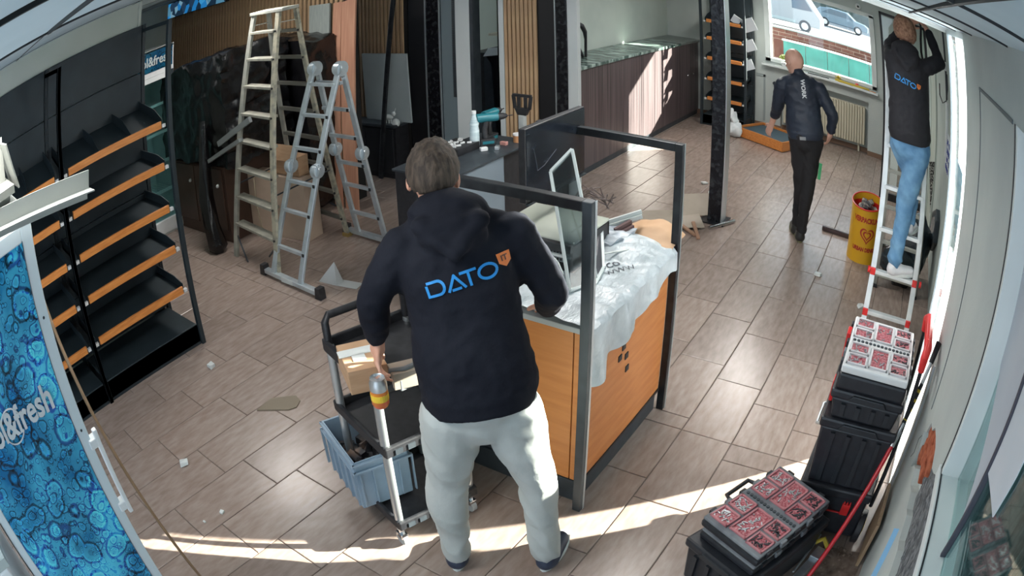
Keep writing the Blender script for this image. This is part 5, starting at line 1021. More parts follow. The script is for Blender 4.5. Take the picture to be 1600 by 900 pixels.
# ================================================================ right ladder
t = thing('platform_ladder', 'silver ladder with red joints under the man at the right wall', 'ladder', (.12, 5.3, 0))
rl, rr_ = Vector((-.088, 4.42, 0)), Vector((.318, 4.42, 0)); tl, tr_ = Vector((-.075, 4.95, 2.05)), Vector((.25, 4.95, 2.05)); bright = mat('ladder_bright', (.60, .64, .66), .4, .4, c2=(.70, .73, .74), ns=10)
for a, c in ((rl, tl), (rr_, tr_)): b = MB(); b.bar(a, c, .045, .03); build(b, 'front_rail', bright, t, world=True, bev=.003)
ql, qr, ul, ur = Vector((-.06, 5.48, 0)), Vector((.39, 5.48, 0)), Vector((-.07, 5.02, 2.05)), Vector((.25, 5.02, 2.05))
for a, c in ((ql, ul), (qr, ur)): b = MB(); b.bar(a, c, .04, .028); build(b, 'rear_rail', aludull, t, world=True, bev=.003)
for z in (.235, .513, .80, 1.09, 1.38, 1.66, 1.94):
    f = z / 2.05; b = MB(); b.bar(rl.lerp(tl, f), rr_.lerp(tr_, f), .045, .028); build(b, 'rung', bright, t, world=True, bev=.003)
for z in (.12, .44, .76, 1.08, 1.4, 1.72):
    f = z / 2.05; b = MB(); b.bar(ql.lerp(ul, f), qr.lerp(ur, f), .04, .026); build(b, 'rear_rung', aludull, t, world=True, bev=.003)
for z in (.235, .513):
    for a, c in ((rl, tl), (rr_, tr_)): p = a.lerp(c, z / 2.05); b = MB(); b.obox(p, (.045, .055, .05)); build(b, 'red_joint', redp, t, world=True, bev=.004)
for p in (rl.lerp(tl, .2502) + Vector((-.045, 0, 0)), rr_.lerp(tr_, .2502) + Vector((.045, 0, 0))): b = MB(); b.tube([p, p + Vector((.02, 0, 0))], .024, 12); build(b, 'red_knob', redp, t, world=True, smooth=True)
for a in (rl, rr_, ql, qr): b = MB(); b.obox(a + Vector((0, 0, .015)), (.05, .07, .03)); build(b, 'rubber_foot', black, t, world=True, bev=.003)

# ================================================================ outside
asp = mat('asphalt', (.16, .17, .18), .9, c2=(.20, .21, .22), ns=2); gb = MB(); gb.box(-40, 10.4, -.2, 30, 80, -.02); build(gb, 'street_ground', asp, kind=S)
b = MB(); b.box(-9, 11.9, 0, 3, 12.15, 1.485); lw = build(b, 'garden_wall', mat('mortar', (.4, .3, .26), .9), kind=S)
p = None
for r in range(3):
    for i in range(22):
        x = -3.4 + i * .25 + (r % 2) * .12
        if p is None: bb = MB(); bb.box(-.118, 11.885, -.028, .118, 11.905, .028); p = build(bb, 'brick', mat('street_brick', (.13, .045, .035), .85, c2=(.17, .07, .055), ns=6, rnd=.15), lw, bev=.003); o = p
        else: o = p.copy(); C.objects.link(o)
        o.location = (x, 0, 1.45 - r * .07)
b = MB(); b.box(-3.5, 11.86, .1, -2.26, 11.885, 1.27); build(b, 'brick_field', MATS['street_brick'], lw)
b = MB(); b.box(-9, 11.86, 1.485, 3, 12.2, 1.51); build(b, 'coping', mat('coping_pale', (.3, .33, .33), .7), lw)
t = thing('teal_barrier', 'teal panelled barrier outside the back window below the brick wall', 'barrier', (-.8, 11.5, 0)); tm = mat('teal_panel', (.02, .17, .16), .4, c2=(.04, .24, .22), ns=3)
for i in range(9): b = MB(); b.box(-2.24 + i * .42, 11.5, 0, -2.24 + i * .42 + .41, 11.53, 1.30); build(b, 'panel', tm, t, world=True, bev=.003)
b = MB(); b.box(-2.26, 11.48, 1.30, 1.55, 11.56, 1.33); build(b, 'top_rail', white, t, world=True)
def car(name, lab, x, y, L_, hgt, col, rz=0, van=False):
    t = thing(name, lab, 'van' if van else 'car', (x, y, -.02), rz); bm = mat(name + '_paint', col, .25, .2); gm = mat('car_glass', (.04, .08, .12), .1); W = 1.75; h_ = hgt
    k = L_ / 4.3
    if van: prof = [(-2.15 * k, .35), (2.15 * k, .35), (2.2 * k, .9), (1.95 * k, 1.25), (1.35 * k, h_ * .92), (1.1 * k, h_), (-2.1 * k, h_), (-2.15 * k, h_ * .9)]
    else: prof = [(-2.15, .35), (2.15, .35), (2.2, .75), (1.9, .92), (1.15, 1.0), (.55, h_ * .98), (-.9, h_), (-1.6, h_ * .92), (-2.05, 1.0), (-2.2, .9)]
    b = MB(); b.prism(prof, 'y', -W / 2, W / 2); build(b, 'body', bm, t, bev=.06)
    b = MB()
    if van: b.prism([(1.3 * k, 1.2), (1.8 * k, 1.25), (1.3 * k, h_ * .86), (.75 * k, h_ * .86), (.75 * k, 1.2)], 'y', -W / 2 - .01, -W / 2 + .02)
    else: b.prism([(1.0, 1.0), (.5, h_ * .93), (-.85, h_ * .95), (-1.5, 1.02)], 'y', -W / 2 - .01, -W / 2 + .02)
    build(b, 'side_window', gm, t)
    for xx in (-1.3 * k, 1.35 * k):
        b = MB(); b.tube([(xx, -W / 2 - .02, .33), (xx, -W / 2 + .2, .33)], .33, 20); o = build(b, 'wheel', black, t, bev=.02); b = MB(); b.tube([(xx, -W / 2 - .04, .33), (xx, -W / 2 - .01, .33)], .2, 14); build(b, 'hub_cap', alu, o)
    if van: b = MB(); b.box(-1.0 * k, -W / 2 - .05, .38, .9 * k, -W / 2, .55); build(b, 'side_step', MATS['pale_grey'], t, bev=.02)
    else: b = MB(); b.box(-2.22, -W / 2 + .02, .72, -2.12, -W / 2 + .3, .9); build(b, 'tail_light', redp, t)
    return t
car('white_van', 'white van parked at the left in the window view', -6.7, 34.2, 4.6, 2.4, (.35, .37, .38), 0, True)
car('silver_car', 'silver blue car parked at the right in the window view', -4.4, 47.2, 4.3, 1.5, (.13, .19, .24))
car('grey_car', 'pale car with red tail light between the van and the silver blue car', -9.3, 46.4, 4.2, 1.5, (.12, .16, .18), pi * .95)
b = MB(); b.box(-30, 66, 0, 20, 67, 9); tag(build(b, 'hedge', mat('far_green', (.03, .05, .04), .9, c2=(.08, .1, .09), ns=2)), 'dark green hedge line behind the parked cars', 'hedge')
# ================================================================ people
def remesh(mb, vox, sm=4):
    me = bpy.data.meshes.new('tmp'); me.from_pydata([tuple(v) for v in mb.v], [], mb.f); me.update()
    bm = bmesh.new(); bm.from_mesh(me); bmesh.ops.recalc_face_normals(bm, faces=bm.faces); bm.to_mesh(me); bm.free()
    ob = bpy.data.objects.new('tmp', me); C.objects.link(ob)
    md = ob.modifiers.new('r', 'REMESH'); md.mode = 'VOXEL'; md.voxel_size = vox
    if sm: m2 = ob.modifiers.new('s', 'SMOOTH'); m2.iterations = sm; m2.factor = .5
    dg = bpy.context.evaluated_depsgraph_get(); dg.update(); o = bpy.data.meshes.new_from_object(ob.evaluated_get(dg))
    vs = [v.co.copy() for v in o.vertices]; fs = [tuple(p.vertices) for p in o.polygons]; ns = [v.normal.copy() for v in o.vertices]
    bpy.data.objects.remove(ob); bpy.data.meshes.remove(me); bpy.data.meshes.remove(o)
    return vs, fs, ns
def cap(b, p0, p1, r0, r1, n=14, flat=None):
    p0 = Vector(p0); p1 = Vector(p1); d = (p1 - p0); L_ = d.length; d = d / L_ if L_ > 1e-6 else Vector((0, 0, 1))
    x = (flat[0] - d * flat[0].dot(d)).normalized() if flat else d.orthogonal().normalized(); y = d.cross(x); k = flat[1] if flat else 1.
    rings = [(-r0 * sin(a), r0 * cos(a)) for a in (radians(80), radians(55), radians(28), 0)] + [(L_ + r1 * sin(a), r1 * cos(a)) for a in (0, radians(28), radians(55), radians(80))]
    o = len(b.v)
    for t_, r in rings:
        for j in range(n): a = 2 * pi * j / n; b.v.append(p0 + d * t_ + x * (r * cos(a) * k) + y * (r * sin(a)))
    for i in range(len(rings) - 1):
        for j in range(n): q = o + i * n + j; w_ = o + i * n + (j + 1) % n; b.f.append((q, w_, w_ + n, q + n))
    b.f.append(tuple(o + j for j in reversed(range(n)))); b.f.append(tuple(o + (len(rings) - 1) * n + j for j in range(n)))
def hand(b, wr, d, nrm, s, curl=.45):
    wr = Vector(wr); d = Vector(d).normalized(); nrm = Vector(nrm); nrm = (nrm - d * nrm.dot(d)).normalized(); sd_ = d.cross(nrm).normalized() * s
    M = Matrix((sd_, nrm, d)).transposed(); b.ell(wr + d * .045, (.041, .018, .055), M, 14, 10); cap(b, wr - d * .01, wr + d * .03, .026, .028, 12, (sd_, 1.2))
    for i, L_ in enumerate((.070, .080, .076, .060)):
        p = wr + d * (.088 - abs(i - 1.3) * .005) + sd_ * ((1.5 - i) * .0215); dd = d.copy(); r = .0095 - i * .0004
        for k, f in enumerate((.45, .32, .26)):
            a = curl * (.5 + .5 * k + .08 * i); dd = (dd * cos(a) - nrm * sin(a)).normalized() if k else (d * cos(curl * .5) - nrm * sin(curl * .5)).normalized()
            q = p + dd * (L_ * f); cap(b, p, q, r, r * .92, 8); p = q; r *= .92
            nn = nrm
    tb_ = wr + d * .025 + sd_ * .034; t1 = tb_ + (d * .6 + sd_ * .65 - nrm * .25).normalized() * .038; t2 = t1 + (d * .85 + sd_ * .2 - nrm * .3).normalized() * .03
    cap(b, tb_, t1, .0135, .011, 10); cap(b, t1, t2, .0108, .009, 8)
def frame(a, z):
    a = Vector(a).normalized(); z = Vector(z); z = (z - a * z.dot(a)).normalized(); return Matrix((a, z.cross(a), z)).transposed()
def person(label, J, F, top, bot, shoe, hair, headup=(0, 0, 1), skinm=skin, hoodf=True, sleeve=(1., 1.), tshirt_r=1., baggy=1., soles=None, belt=None, hs=1., hairk=1., face=None, shk=1.):
    J = {k: Vector(v) for k, v in J.items()}; F = Vector((*F, 0)).normalized(); R_ = (J['shR'] - J['shL']).normalized(); up = (J['neck'] - J['pelvis']).normalized(); Fw = up.cross(R_).normalized()
    if Fw.dot(F) < 0: Fw = -Fw
    RH = (J['hipR'] - J['hipL']).normalized()
    gz = min(J['anL'].z, J['anR'].z) - .09
    t = thing('person', label, 'person', (J['pelvis'].x, J['pelvis'].y, gz))
    # ---- body: one continuous skin surface
    b = MB(); mid = J['pelvis'].lerp(J['neck'], .5); ch = J['pelvis'].lerp(J['neck'], .78); Mt_ = Matrix((R_, -Fw, up)).transposed(); 
    Mt_ = Matrix((R_, up.cross(R_), up)).transposed(); Mp = frame(RH, up)
    b.ell(J['pelvis'], (.135, .095, .11), Mp); b.ell(mid, (.125, .085, .15), Mt_); b.ell(ch, (.155, .10, .15), Mt_); cap(b, J['shL'], J['shR'], .048, .048)
    hu = Vector(headup).normalized(); hf_ = Fw - hu * Fw.dot(hu); hf_ = (Vector((F.x, F.y, 0)) - hu * F.dot(hu)).normalized(); hr = hf_.cross(hu).normalized(); Mh = Matrix((hr, hf_, hu)).transposed(); hd = J['head']
    if face: hf_ = Vector(face) - hu * Vector(face).dot(hu); hf_.normalize(); hr = hf_.cross(hu).normalized(); Mh = Matrix((hr, hf_, hu)).transposed()
    cap(b, J['neck'] - up * .03, hd - hu * .05, .056, .052)
    b.ell(hd + hu * .018 - hf_ * .008, (.075 * hs, .093 * hs, .098 * hs), Mh, 24, 16); b.ell(hd - hu * .045 + hf_ * .028, (.055, .064, .066), Mh, 20, 12); cap(b, hd - hu * .09 + hf_ * .06, hd - hu * .085 + hf_ * .075, .02, .02)
    cap(b, hd + hf_ * .085 + hu * .01, hd + hf_ * .108 - hu * .028, .009, .014)       # nose
    for s in (-1, 1): b.ell(hd + hr * (s * .079 * hs) - hf_ * .004 - hu * .012, (.010, .020, .031), Mh @ Matrix.Rotation(s * .25, 3, 'Z'), 12, 8)
    cap(b, hd + hf_ * .086 - hu * .052 - hr * .022, hd + hf_ * .086 - hu * .052 + hr * .022, .008, .008)   # lips
    for s, A_ in ((-1, 'L'), (1, 'R')):
        sh, el, wr = J['sh' + A_], J['el' + A_], J['wr' + A_]; cap(b, sh, el, .045, .037); cap(b, el, wr, .038, .027); hand(b, wr, J['hd' + A_] - wr, J['hn' + A_], -s, J.get('curl', Vector((.5, 0, 0))).x)
        hp, kn, an, to = J['hip' + A_], J['kn' + A_], J['an' + A_], J['to' + A_]; cap(b, hp, kn, .074, .048); cap(b, kn, an, .046, .032); cap(b, an - Vector((0, 0, .045)), to - Vector((0, 0, .01)), .036, .026)
    vs, fs, ns = remesh(b, .0068, 2); body = build_raw(t, 'body', vs, fs, skinm)
    for s in (-1, 1):
        e = MB(); e.ell(hd + hf_ * .082 + hr * (s * .031) + hu * .012, (.012, .011, .012), Mh, 12, 8); build(e, 'eye', mat('eye_white', (.7, .7, .7), .2), t, world=True, smooth=True)
    # ---- top garment
    g = MB(); k = tshirt_r
    hem = J['pelvis'] + up * -.01; cap(g, hem + up * .03, mid, .150 * k, .138 * k, 26, (RH, 1.36)); cap(g, mid, mid + up * .12, .138 * k, .138 * k, 26, (RH, 1.40)); g.ell(mid, (.19 * k, .138 * k, .19), Mt_, 22, 14); g.ell(ch, (.205 * k, .14 * k, .155), Mt_, 22, 14); g.ell(ch - up * .06, (.195 * k, .142 * k, .14), Mt_, 22, 14)
    cap(g, J['shL'] + up * .0, J['shR'] + up * .0, .068, .068, 16); cap(g, J['shL'].lerp(J['neck'], .35) + up * .01, J['neck'] + up * .0, .062, .062); cap(g, J['shR'].lerp(J['neck'], .35) + up * .01, J['neck'], .062, .062)
    for A_, sl_ in (('L', sleeve[0]), ('R', sleeve[1])):
        sh, el, wr = J['sh' + A_], J['el' + A_], J['wr' + A_]; cap(g, sh, el, .073, .061, 16); e2 = el.lerp(wr, sl_); cap(g, el, e2, .061, .047 if sl_ > .8 else .052, 16)
    if hoodf:
        nk = J['neck']; bk = -Fw
        g.ell(nk + bk * .045 + up * .030, (.132, .085, .070), Mt_ @ Matrix.Rotation(-.35, 3, 'X'), 22, 14); g.ell(nk + bk * .115 - up * .035, (.110, .052, .080), Mt_, 20, 14); cap(g, nk + bk * .13 - R_ * .09 + up * .0, nk + bk * .165 - up * .10, .030, .024, 12); cap(g, nk + bk * .13 + R_ * .09 + up * .0, nk + bk * .165 - up * .10, .030, .024, 12)
        for s in (-1, 1): cap(g, nk + R_ * s * .085 + bk * .05, nk + R_ * s * .06 + Fw * .06 + up * .005, .036, .03, 12); cap(g, nk + R_ * s * .10 + bk * .05, nk + bk * .13 - up * .07, .036, .03, 12)
    else: cap(g, J['neck'] - up * .02, J['neck'] + up * .035, .066, .062, 16)
    vs, fs, ns = remesh(g, .0105, 3)
    sd0 = sum(map(ord, label)) % 97
    def fold(v, n_):
        a = noise.noise(Vector((v.x * 5 + sd0, v.y * 5, v.z * 7))) * .010 + abs(noise.noise(Vector((v.x * 11 + v.z * 7, v.y * 11, v.z * 15 - v.x * 8 + sd0)))) * -.010 + noise.noise(Vector((v.x * 22, v.y * 22, v.z * 30))) * .003
        h_ = (v - hem).dot(up)
        if h_ < .03: a *= .3
        return v + n_ * a
    # smooth normals come from the mesh; gather the hem in a little, open neck free of the head
    vs2 = [fold(v, n_) for v, n_ in zip(vs, ns)]
    low = (hem - up * .035)
    vs2 = [v if (v - low).dot(up) > 0 or min((v - J['wrL']).length, (v - J['wrR']).length) < .14 else v - up * (v - low).dot(up) for v in vs2]
    gar = build_raw(t, 'hoodie' if hoodf else 'jacket', vs2, fs, top)
    # ---- trousers
    g = MB(); kb = baggy; g.ell(J['pelvis'] + up * .0, (.170, .130, .13), Mp, 22, 14); g.ell((J['hipL'] + J['hipR']) / 2 - Vector((0, 0, .03)), (.150, .118, .10), Mp, 22, 14)
    for A_ in 'LR':
        hp, kn, an = J['hip' + A_], J['kn' + A_], J['an' + A_]; cap(g, hp, kn, .104 * kb, .076 * kb, 16); lo_ = an + (kn - an).normalized() * .0 + Vector((0, 0, -.015)); cap(g, kn, lo_.lerp(kn, .15), .076 * kb, .060 * kb, 16); cap(g, kn.lerp(lo_, .5), lo_.lerp(kn, .08), .066 * kb, .060 * kb, 16); cap(g, hp, J['pelvis'] - up * .04, .10, .11, 16)
    vs, fs, ns = remesh(g, .0105, 3)
    def fold2(v, n_):
        q = 1.5 if (v.z - gz) < .30 else 1.
        a = noise.noise(Vector((v.x * 6, v.y * 6 + sd0, v.z * 5))) * .014 - abs(noise.noise(Vector((v.x * 9 + v.z * 6, v.y * 9 + sd0, v.z * 9 + v.x * 7)))) * .016 * q
        return v + n_ * a
    vs2 = [fold2(v, n_) for v, n_ in zip(vs, ns)]; zl = min(J['anL'].z, J['anR'].z); 
    tro = build_raw(t, 'trousers', vs2, fs, bot)
    # ---- shoes
    for A_ in 'LR':
        an, to = J['an' + A_], J['to' + A_]; fd = Vector((to.x - an.x, to.y - an.y, 0)).normalized(); z0 = an.z - .09; g = MB(); base = Vector((an.x, an.y, z0)); toe = Vector((to.x, to.y, to.z))
        cap(g, an - Vector((0, 0, .01)), base + Vector((0, 0, .045)) - fd * .012, .044, .046, 14); cap(g, base + Vector((0, 0, .042)), toe + Vector((0, 0, .0)) - fd * .02 , .046, .036, 14, (fd.cross(Vector((0, 0, 1))), 1.12)); cap(g, an + Vector((0, 0, -.03)) + fd * .03, toe - fd * .05, .04, .03, 12)
        vs, fs, ns = remesh(g, .006, 3); so_ = build_raw(t, 'shoe', vs, fs, shoe)
        g = MB(); rt = fd.cross(Vector((0, 0, 1))); pl = []
        for q in range(20):
            a = 2 * pi * q / 20; L_ = (toe - base).length / 2 + .055; cxy = base.lerp(toe, .5) + fd * .0; wv = .046 + .004 * cos(a); pl.append((cxy + fd * (L_ * cos(a) * .94 + .0) + rt * (wv * sin(a))))
        for zz in (0., .026):
            for p in pl: f_ = (p - base).dot(fd) / max(.05, (toe - base).length); g.v.append(Vector((p.x, p.y, z0 + zz + (to.z - .032 - z0) * max(0, min(1, f_)))))
        g.f = [tuple(range(20)), tuple(reversed(range(20, 40)))] + [(i, (i + 1) % 20, 20 + (i + 1) % 20, 20 + i) for i in range(20)]; build(g, 'sole', soles or white, so_, world=True, bev=.004)
    # ---- hair
    if hair:
        g = MB(); g.ell(hd + hu * .024 - hf_ * .010, (.083 * hs * hairk, .103 * hs * hairk, .104 * hs * hairk), Mh, 44, 30); keep = []
        cut = []
        for v in g.v:
            l = Mh.transposed() @ (v - hd); cut.append(l)
        def inhair(l):
            if l.y > .055 - max(0, .0) and l.z < .062: return False
            if l.y > -.02: return l.z > (.0 + (l.y + .02) * .75)
            return l.z > -.055 + max(0, (l.y + .06)) * .9
        fs = [f for f in g.f if sum(inhair(cut[i]) for i in f) >= len(f) - 0]
        vs = [hd + (v - hd) * (1 + .045 * noise.noise(v * 55) + .03 * noise.noise(v * 120)) for v in g.v]
        m = MB(); m.v = vs; m.f = fs; used = sorted({i for f in fs for i in f}); ix = {a: k_ for k_, a in enumerate(used)}; m.v = [vs[i] for i in used]; m.f = [tuple(ix[i] for i in f) for f in fs]; o = build(m, 'hair', hair, t, world=True, smooth=True, fix=True); sm_ = o.modifiers.new('thick', 'SOLIDIFY'); sm_.thickness = .006; sm_.offset = 1
    J['_t'] = t; return t, (vs2, fs), BVHTree.FromPolygons([v for v in gar_world(gar, t)], [tuple(p.vertices) for p in gar.data.polygons]), gar, (R_, Fw, up)
def gar_world(o, t): return [v.co + t.location for v in o.data.vertices]
def build_raw(t, name, vs, fs, m):
    o = mesh_obj(name, [v - t.location for v in vs], fs, m, t)
    for p in o.data.polygons: p.use_smooth = True
    return o
def ribbon(paths, w_):
    vs, fs = [], []
    for path in paths:
        P_ = [Vector((*p, 0)) for p in path]
        for a, c in zip(P_, P_[1:]):
            d = (c - a).normalized(); n_ = Vector((-d.y, d.x, 0)) * w_ / 2; a2 = a - d * w_ * .45; c2 = c + d * w_ * .45; o = len(vs); vs += [a2 - n_, c2 - n_, c2 + n_, a2 + n_]; fs.append((o, o + 1, o + 2, o + 3))
    return vs, fs
def arc(cx, cy, rx, ry, a0, a1, n=12): return [(cx + rx * cos(radians(a0 + (a1 - a0) * i / n)), cy + ry * sin(radians(a0 + (a1 - a0) * i / n))) for i in range(n + 1)]
def put(vs, fs, org, X, Y, bvh, ray, m, par, name, off=.003, s=1.):
    X = Vector(X).normalized(); Y = Vector(Y); Y = (Y - X * Y.dot(X)).normalized(); w_ = [Vector(org) + X * v.x * s + Y * v.y * s for v in vs]
    d = decal(w_, fs, bvh, ray, off); return build(d, name, m, par, world=True, fix=False)
def logo(org, X, Y, bvh, ray, gar, s=1.):
    blue = mat('print_blue', (.02, .28, .72), .5); org = Vector(org)
    let = [[[(0, .75), (0, .0)], [(0, 0), (.75, 0)] + arc(.75, .5, .42, .5, -90, 90) + [(.12, 1)]], [[(1.42, 0), (1.98, 1), (2.54, 0)], [(1.70, .0), (2.2, .0)]], [[(2.45, 1), (3.45, 1)], [(2.95, 1), (2.95, 0)]], [arc(4.25, .5, .62, .5, 0, 360, 28)]]
    for L_ in let: vs, fs = ribbon([[((x - 2.45) * .046, (y - .5) * .043) for x, y in p] for p in L_], .0085); put(vs, fs, org, X, Y, bvh, ray, blue, gar, 'logo_letter', s=s)
    X = Vector(X).normalized(); Y = Vector(Y); Y = (Y - X * Y.dot(X)).normalized()
    so_ = org + X * (.142 * s) + Y * (.018 * s)
    put([Vector((-.022, .02, 0)), Vector((.022, .02, 0)), Vector((.020, -.012, 0)), Vector((0, -.028, 0)), Vector((-.020, -.012, 0))], [(4, 3, 2, 1, 0)], so_, X, Y, bvh, ray, mat('print_orange', (.75, .20, .04), .5), gar, 'logo_shield', s=s)
    vs, fs = text_verts('IT', .026, 0, .0008); put(vs, fs, so_ + Y * .001, X, Y, bvh, ray, mat('print_dark2', (.10, .04, .03), .5), gar, 'logo_monogram', .0045, s=s)

darkhood = mat('hoodie_dark', (.006, .0075, .014), .85, c2=(.012, .014, .022), ns=4, bump=.25, bs=30, spec=.2)
lighttr = mat('chino_light', (.42, .45, .44), .85, c2=(.50, .53, .52), ns=4, bump=.3, bs=24)
hairb = mat('hair_brown', (.028, .020, .015), .75, c2=(.085, .062, .046), ns=60, nd=5, st=(1, 1, .3), bump=.8)
navy = mat('shoe_navy', (.02, .03, .06), .5, c2=(.04, .055, .09), ns=9)
J1 = dict(pelvis=(-1.245, 1.665, .93), neck=(-1.400, 1.755, 1.505), head=(-1.482, 1.785, 1.622), shL=(-1.50, 1.625, 1.435), shR=(-1.215, 1.855, 1.455), elL=(-1.575, 1.545, 1.255), wrL=(-1.610, 1.575, 1.075), hdL=(-1.595, 1.545, .97), hnL=(-.5, -.3, .45), elR=(-1.135, 1.945, 1.225), wrR=(-1.28, 2.17, 1.03), hdR=(-1.36, 2.27, .985), hnR=(.1, -.1, 1),
          hipL=(-1.325, 1.615, .86), hipR=(-1.165, 1.73, .87), knL=(-1.385, 1.60, .49), knR=(-1.10, 1.80, .49), anL=(-1.375, 1.60, .09), anR=(-1.05, 1.80, .09), toL=(-1.455, 1.735, .045), toR=(-1.075, 1.965, .045), curl=(.55, 0, 0))
t1, _, bvh1, gar1, ax1 = person('man in printed dark hoodie and pale trousers standing at the kiosk, seen from behind', J1, (-.56, .83), darkhood, lighttr, navy, hairb, headup=(-.22, .32, .95), baggy=1.10, sleeve=(.86, 1.))
R1, F1, U1 = ax1
co = J1['pelvis']; co = Vector(J1['pelvis']).lerp(Vector(J1['neck']), .70) + R1 * .0
logo(co + R1 * .012 - F1 * .13, (R1 * .97 + U1 * .20), U1, bvh1, F1, gar1, 1.0)

J2 = dict(pelvis=(-.955, 6.03, .98), neck=(-1.035, 6.10, 1.485), head=(-1.095, 6.15, 1.615), shL=(-1.205, 6.06, 1.375), shR=(-.835, 6.11, 1.43), elL=(-1.262, 6.14, 1.14), wrL=(-1.34, 6.24, .945), hdL=(-1.385, 6.27, .84), hnL=(-.3, -.8, .3), elR=(-.69, 6.08, 1.21), wrR=(-.715, 6.13, 1.03), hdR=(-.745, 6.15, .93), hnR=(.9, -.3, .1),
          hipL=(-1.035, 6.02, .93), hipR=(-.87, 6.03, .94), knL=(-.995, 6.09, .50), knR=(-.90, 6.03, .50), anL=(-1.0, 6.12, .09), anR=(-.925, 5.98, .09), toL=(-1.06, 6.28, .045), toR=(-.975, 6.14, .045), curl=(.45, 0, 0))
vest = mat('vest_navy', (.010, .016, .032), .55, c2=(.018, .028, .050), ns=5, bump=.3, bs=16)
blackt = mat('black_cloth', (.008, .008, .010), .8, c2=(.014, .014, .017), ns=5, bump=.2, bs=20)
fair = mat('skin_pale', (.62, .34, .25), .45, c2=(.68, .40, .31), ns=12)
t2_, _, bvh2, gar2, ax2 = person('bald man in a navy vest and black work trousers walking towards the back window', J2, (-.25, .97), vest, blackt, mat('shoe_black', (.02, .02, .02), .6), None, headup=(-.22, .20, .95), face=(-.85, .5, -.25), hs=1.12, skinm=fair, hoodf=False, sleeve=(.42, .75), soles=mat('sole_olive', (.16, .16, .08), .7), tshirt_r=.93, baggy=.92)
R2, F2, U2 = ax2
vs, fs = text_verts('WORK', .055, 0, .002, 1.); co2 = Vector(J2['pelvis']).lerp(Vector(J2['neck']), .80)
put(vs, fs, co2 + R2 * .03 - F2 * .12, -U2, R2, bvh2, F2, mat('print_white', (.65, .68, .7), .5), gar2, 'vest_print')
b = MB(); hp = Vector(J2['pelvis']) - Vector(F2) * .135 + Vector((0, 0, -.03)) - Vector(R2) * .02; b.obox(hp, (.06, .006, .03), frame(R2, (0, 0, 1))); build(b, 'pocket_tag', mat('tag_grey', (.25, .26, .27), .5), t2_, world=True)
b = MB(); b.bar(Vector(J2['hipR']) + Vector((.085, -.03, -.18)), Vector(J2['hipR']) + Vector((.075, -.03, -.33)), .012, .03); build(b, 'green_cloth', mat('green_cloth', (.05, .35, .14), .6), t2_, world=True)

J3 = dict(pelvis=(.125, 4.66, 1.52), neck=(.10, 4.70, 2.12), head=(.11, 4.76, 2.28), shL=(-.035, 4.70, 2.045), shR=(.255, 4.69, 2.065), elL=(-.045, 4.93, 2.12), wrL=(.16, 5.03, 2.37), hdL=(.23, 5.02, 2.44), hnL=(-.3, -.9, .3), elR=(.425, 4.73, 2.165), wrR=(.345, 4.87, 2.37), hdR=(.29, 4.91, 2.455), hnR=(.8, -.3, .3),
          hipL=(.055, 4.66, 1.45), hipR=(.205, 4.66, 1.46), knL=(.155, 4.78, 1.13), knR=(.125, 4.69, 1.03), anL=(.17, 4.70, .89), anR=(.085, 4.545, .612), toL=(.235, 4.80, .845), toR=(.265, 4.61, .568), curl=(.8, 0, 0))
J3['knL'] = (.17, 4.86, 1.18); J3['anL'] = (.175, 4.70, .89)
jeans = mat('jeans_blue', (.06, .17, .33), .8, c2=(.17, .34, .52), ns=9, nd=5, bump=.4, bs=26, lo=.3, hi=.7)
t3, _, bvh3, gar3, ax3 = person('fair haired man in dark hoodie and jeans on a ladder, reaching up', J3, (.05, 1), mat('hoodie_black', (.008, .008, .012), .8, c2=(.014, .014, .020), ns=4, bump=.25, bs=30), jeans, mat('shoe_white', (.62, .62, .64), .5, c2=(.7, .7, .72), ns=9), mat('hair_fair', (.17, .08, .045), .7, c2=(.36, .20, .13), ns=50, nd=5, bump=.8), headup=(.05, -.02, 1), sleeve=(.92, .92), tshirt_r=.98, baggy=1.16, hs=1.08, hairk=1.14)
R3, F3, U3 = ax3
logo(Vector(J3['pelvis']).lerp(Vector(J3['neck']), .66) + R3 * -.02 - F3 * .13, (R3 * .97 - U3 * .22), U3, bvh3, F3, gar3, .82)
# dark tool held at the ceiling
t = thing('cable_in_hand', 'dark cable end held up by the man on the ladder', 'cable', (.27, 4.93, 2.2)); b = MB(); b.tube([(.27, 4.93, 2.47), (.275, 4.90, 2.38), (.26, 4.87, 2.28), (.255, 4.88, 2.18), (.27, 4.9, 2.1)], .011, 8); build(b, 'cable', black, t, world=True, smooth=True)
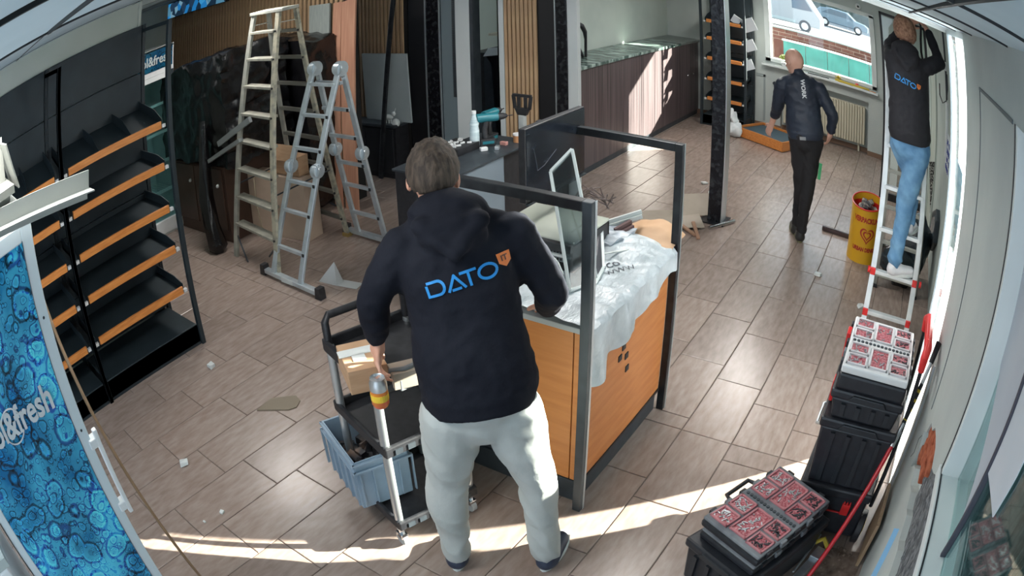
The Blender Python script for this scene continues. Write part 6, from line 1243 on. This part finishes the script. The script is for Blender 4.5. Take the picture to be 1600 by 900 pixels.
# ================================================================ loose pieces of a part become parts of their own
def split_pieces(o, most=24):
    me = o.data; n = len(me.vertices); par = list(range(n))
    def fnd(a):
        while par[a] != a: par[a] = par[par[a]]; a = par[a]
        return a
    for e in me.edges: par[fnd(e.vertices[0])] = fnd(e.vertices[1])
    isl = {}
    for i in range(n): isl.setdefault(fnd(i), []).append(i)
    if len(isl) < 2 or len(isl) > 60: return
    bx = []
    for k, ids in isl.items():
        c = [me.vertices[i].co for i in ids]; bx.append([[min(v[a] for v in c) - .0015 for a in range(3)], [max(v[a] for v in c) + .0015 for a in range(3)], ids])
    m = len(bx); q = list(range(m))
    def f2(a):
        while q[a] != a: a = q[a]
        return a
    for i in range(m):
        for j in range(i + 1, m):
            if all(bx[i][0][a] <= bx[j][1][a] and bx[j][0][a] <= bx[i][1][a] for a in range(3)): q[f2(i)] = f2(j)
    grp = {}
    for i in range(m): grp.setdefault(f2(i), set()).update(bx[i][2])
    if len(grp) < 2 or len(grp) > most: return
    base = o.name.split('.')[0]
    for g in grp.values():
        ids = sorted(g); ix = {a: k for k, a in enumerate(ids)}
        nm = bpy.data.meshes.new(base); nm.from_pydata([tuple(me.vertices[i].co) for i in ids], [], [tuple(ix[i] for i in p.vertices) for p in me.polygons if p.vertices[0] in ix])
        for s_ in me.materials: nm.materials.append(s_)
        sm = me.polygons[0].use_smooth
        for p in nm.polygons: p.use_smooth = sm
        if sm:
            try: nm.set_sharp_from_angle(angle=radians(42))
            except Exception: pass
        c = o.copy(); c.data = nm; c.name = base; C.objects.link(c)
    bpy.data.objects.remove(o)
KEEP = {'lettering', 'print', 'logo_letter', 'logo_monogram', 'logo_shield', 'vest_print', 'heart_emblem', 'body', 'wire', 'foil', 'figure', 'housing', 'hair', 'hoodie', 'trousers', 'jacket'}
for o in list(sc.objects):
    if o.type == 'MESH' and o.parent and not o.children and o.get('kind') is None and top_of(o).get('kind') != 'structure' and o.name.split('.')[0] not in KEEP and len(o.data.vertices) < 3000: split_pieces(o)
for o in sc.objects:
    if o.name.split('.')[0] in ('grip_ribs', 'mesh_strip', 'yellow_marks', 'joint_lines', 'trim_7'): o['kind'] = 'stuff' if o.parent else 'structure'

# a thing with one single part becomes that mesh itself
for e in [o for o in sc.objects if o.type == 'EMPTY' and o.parent is None]:
    ch = list(e.children)
    if len(ch) != 1 or ch[0].type != 'MESH': continue
    m = ch[0]; nm = e.name.split('.')[0]
    if m.location.length > 1e-6: continue
    loc, rot = e.location.copy(), e.rotation_euler.copy(); props = {k: e[k] for k in ('label', 'category', 'group') if k in e}
    bpy.data.objects.remove(e); m.parent = None; m.location = loc; m.rotation_euler = rot; m.name = nm
    for k, v in props.items(): m[k] = v
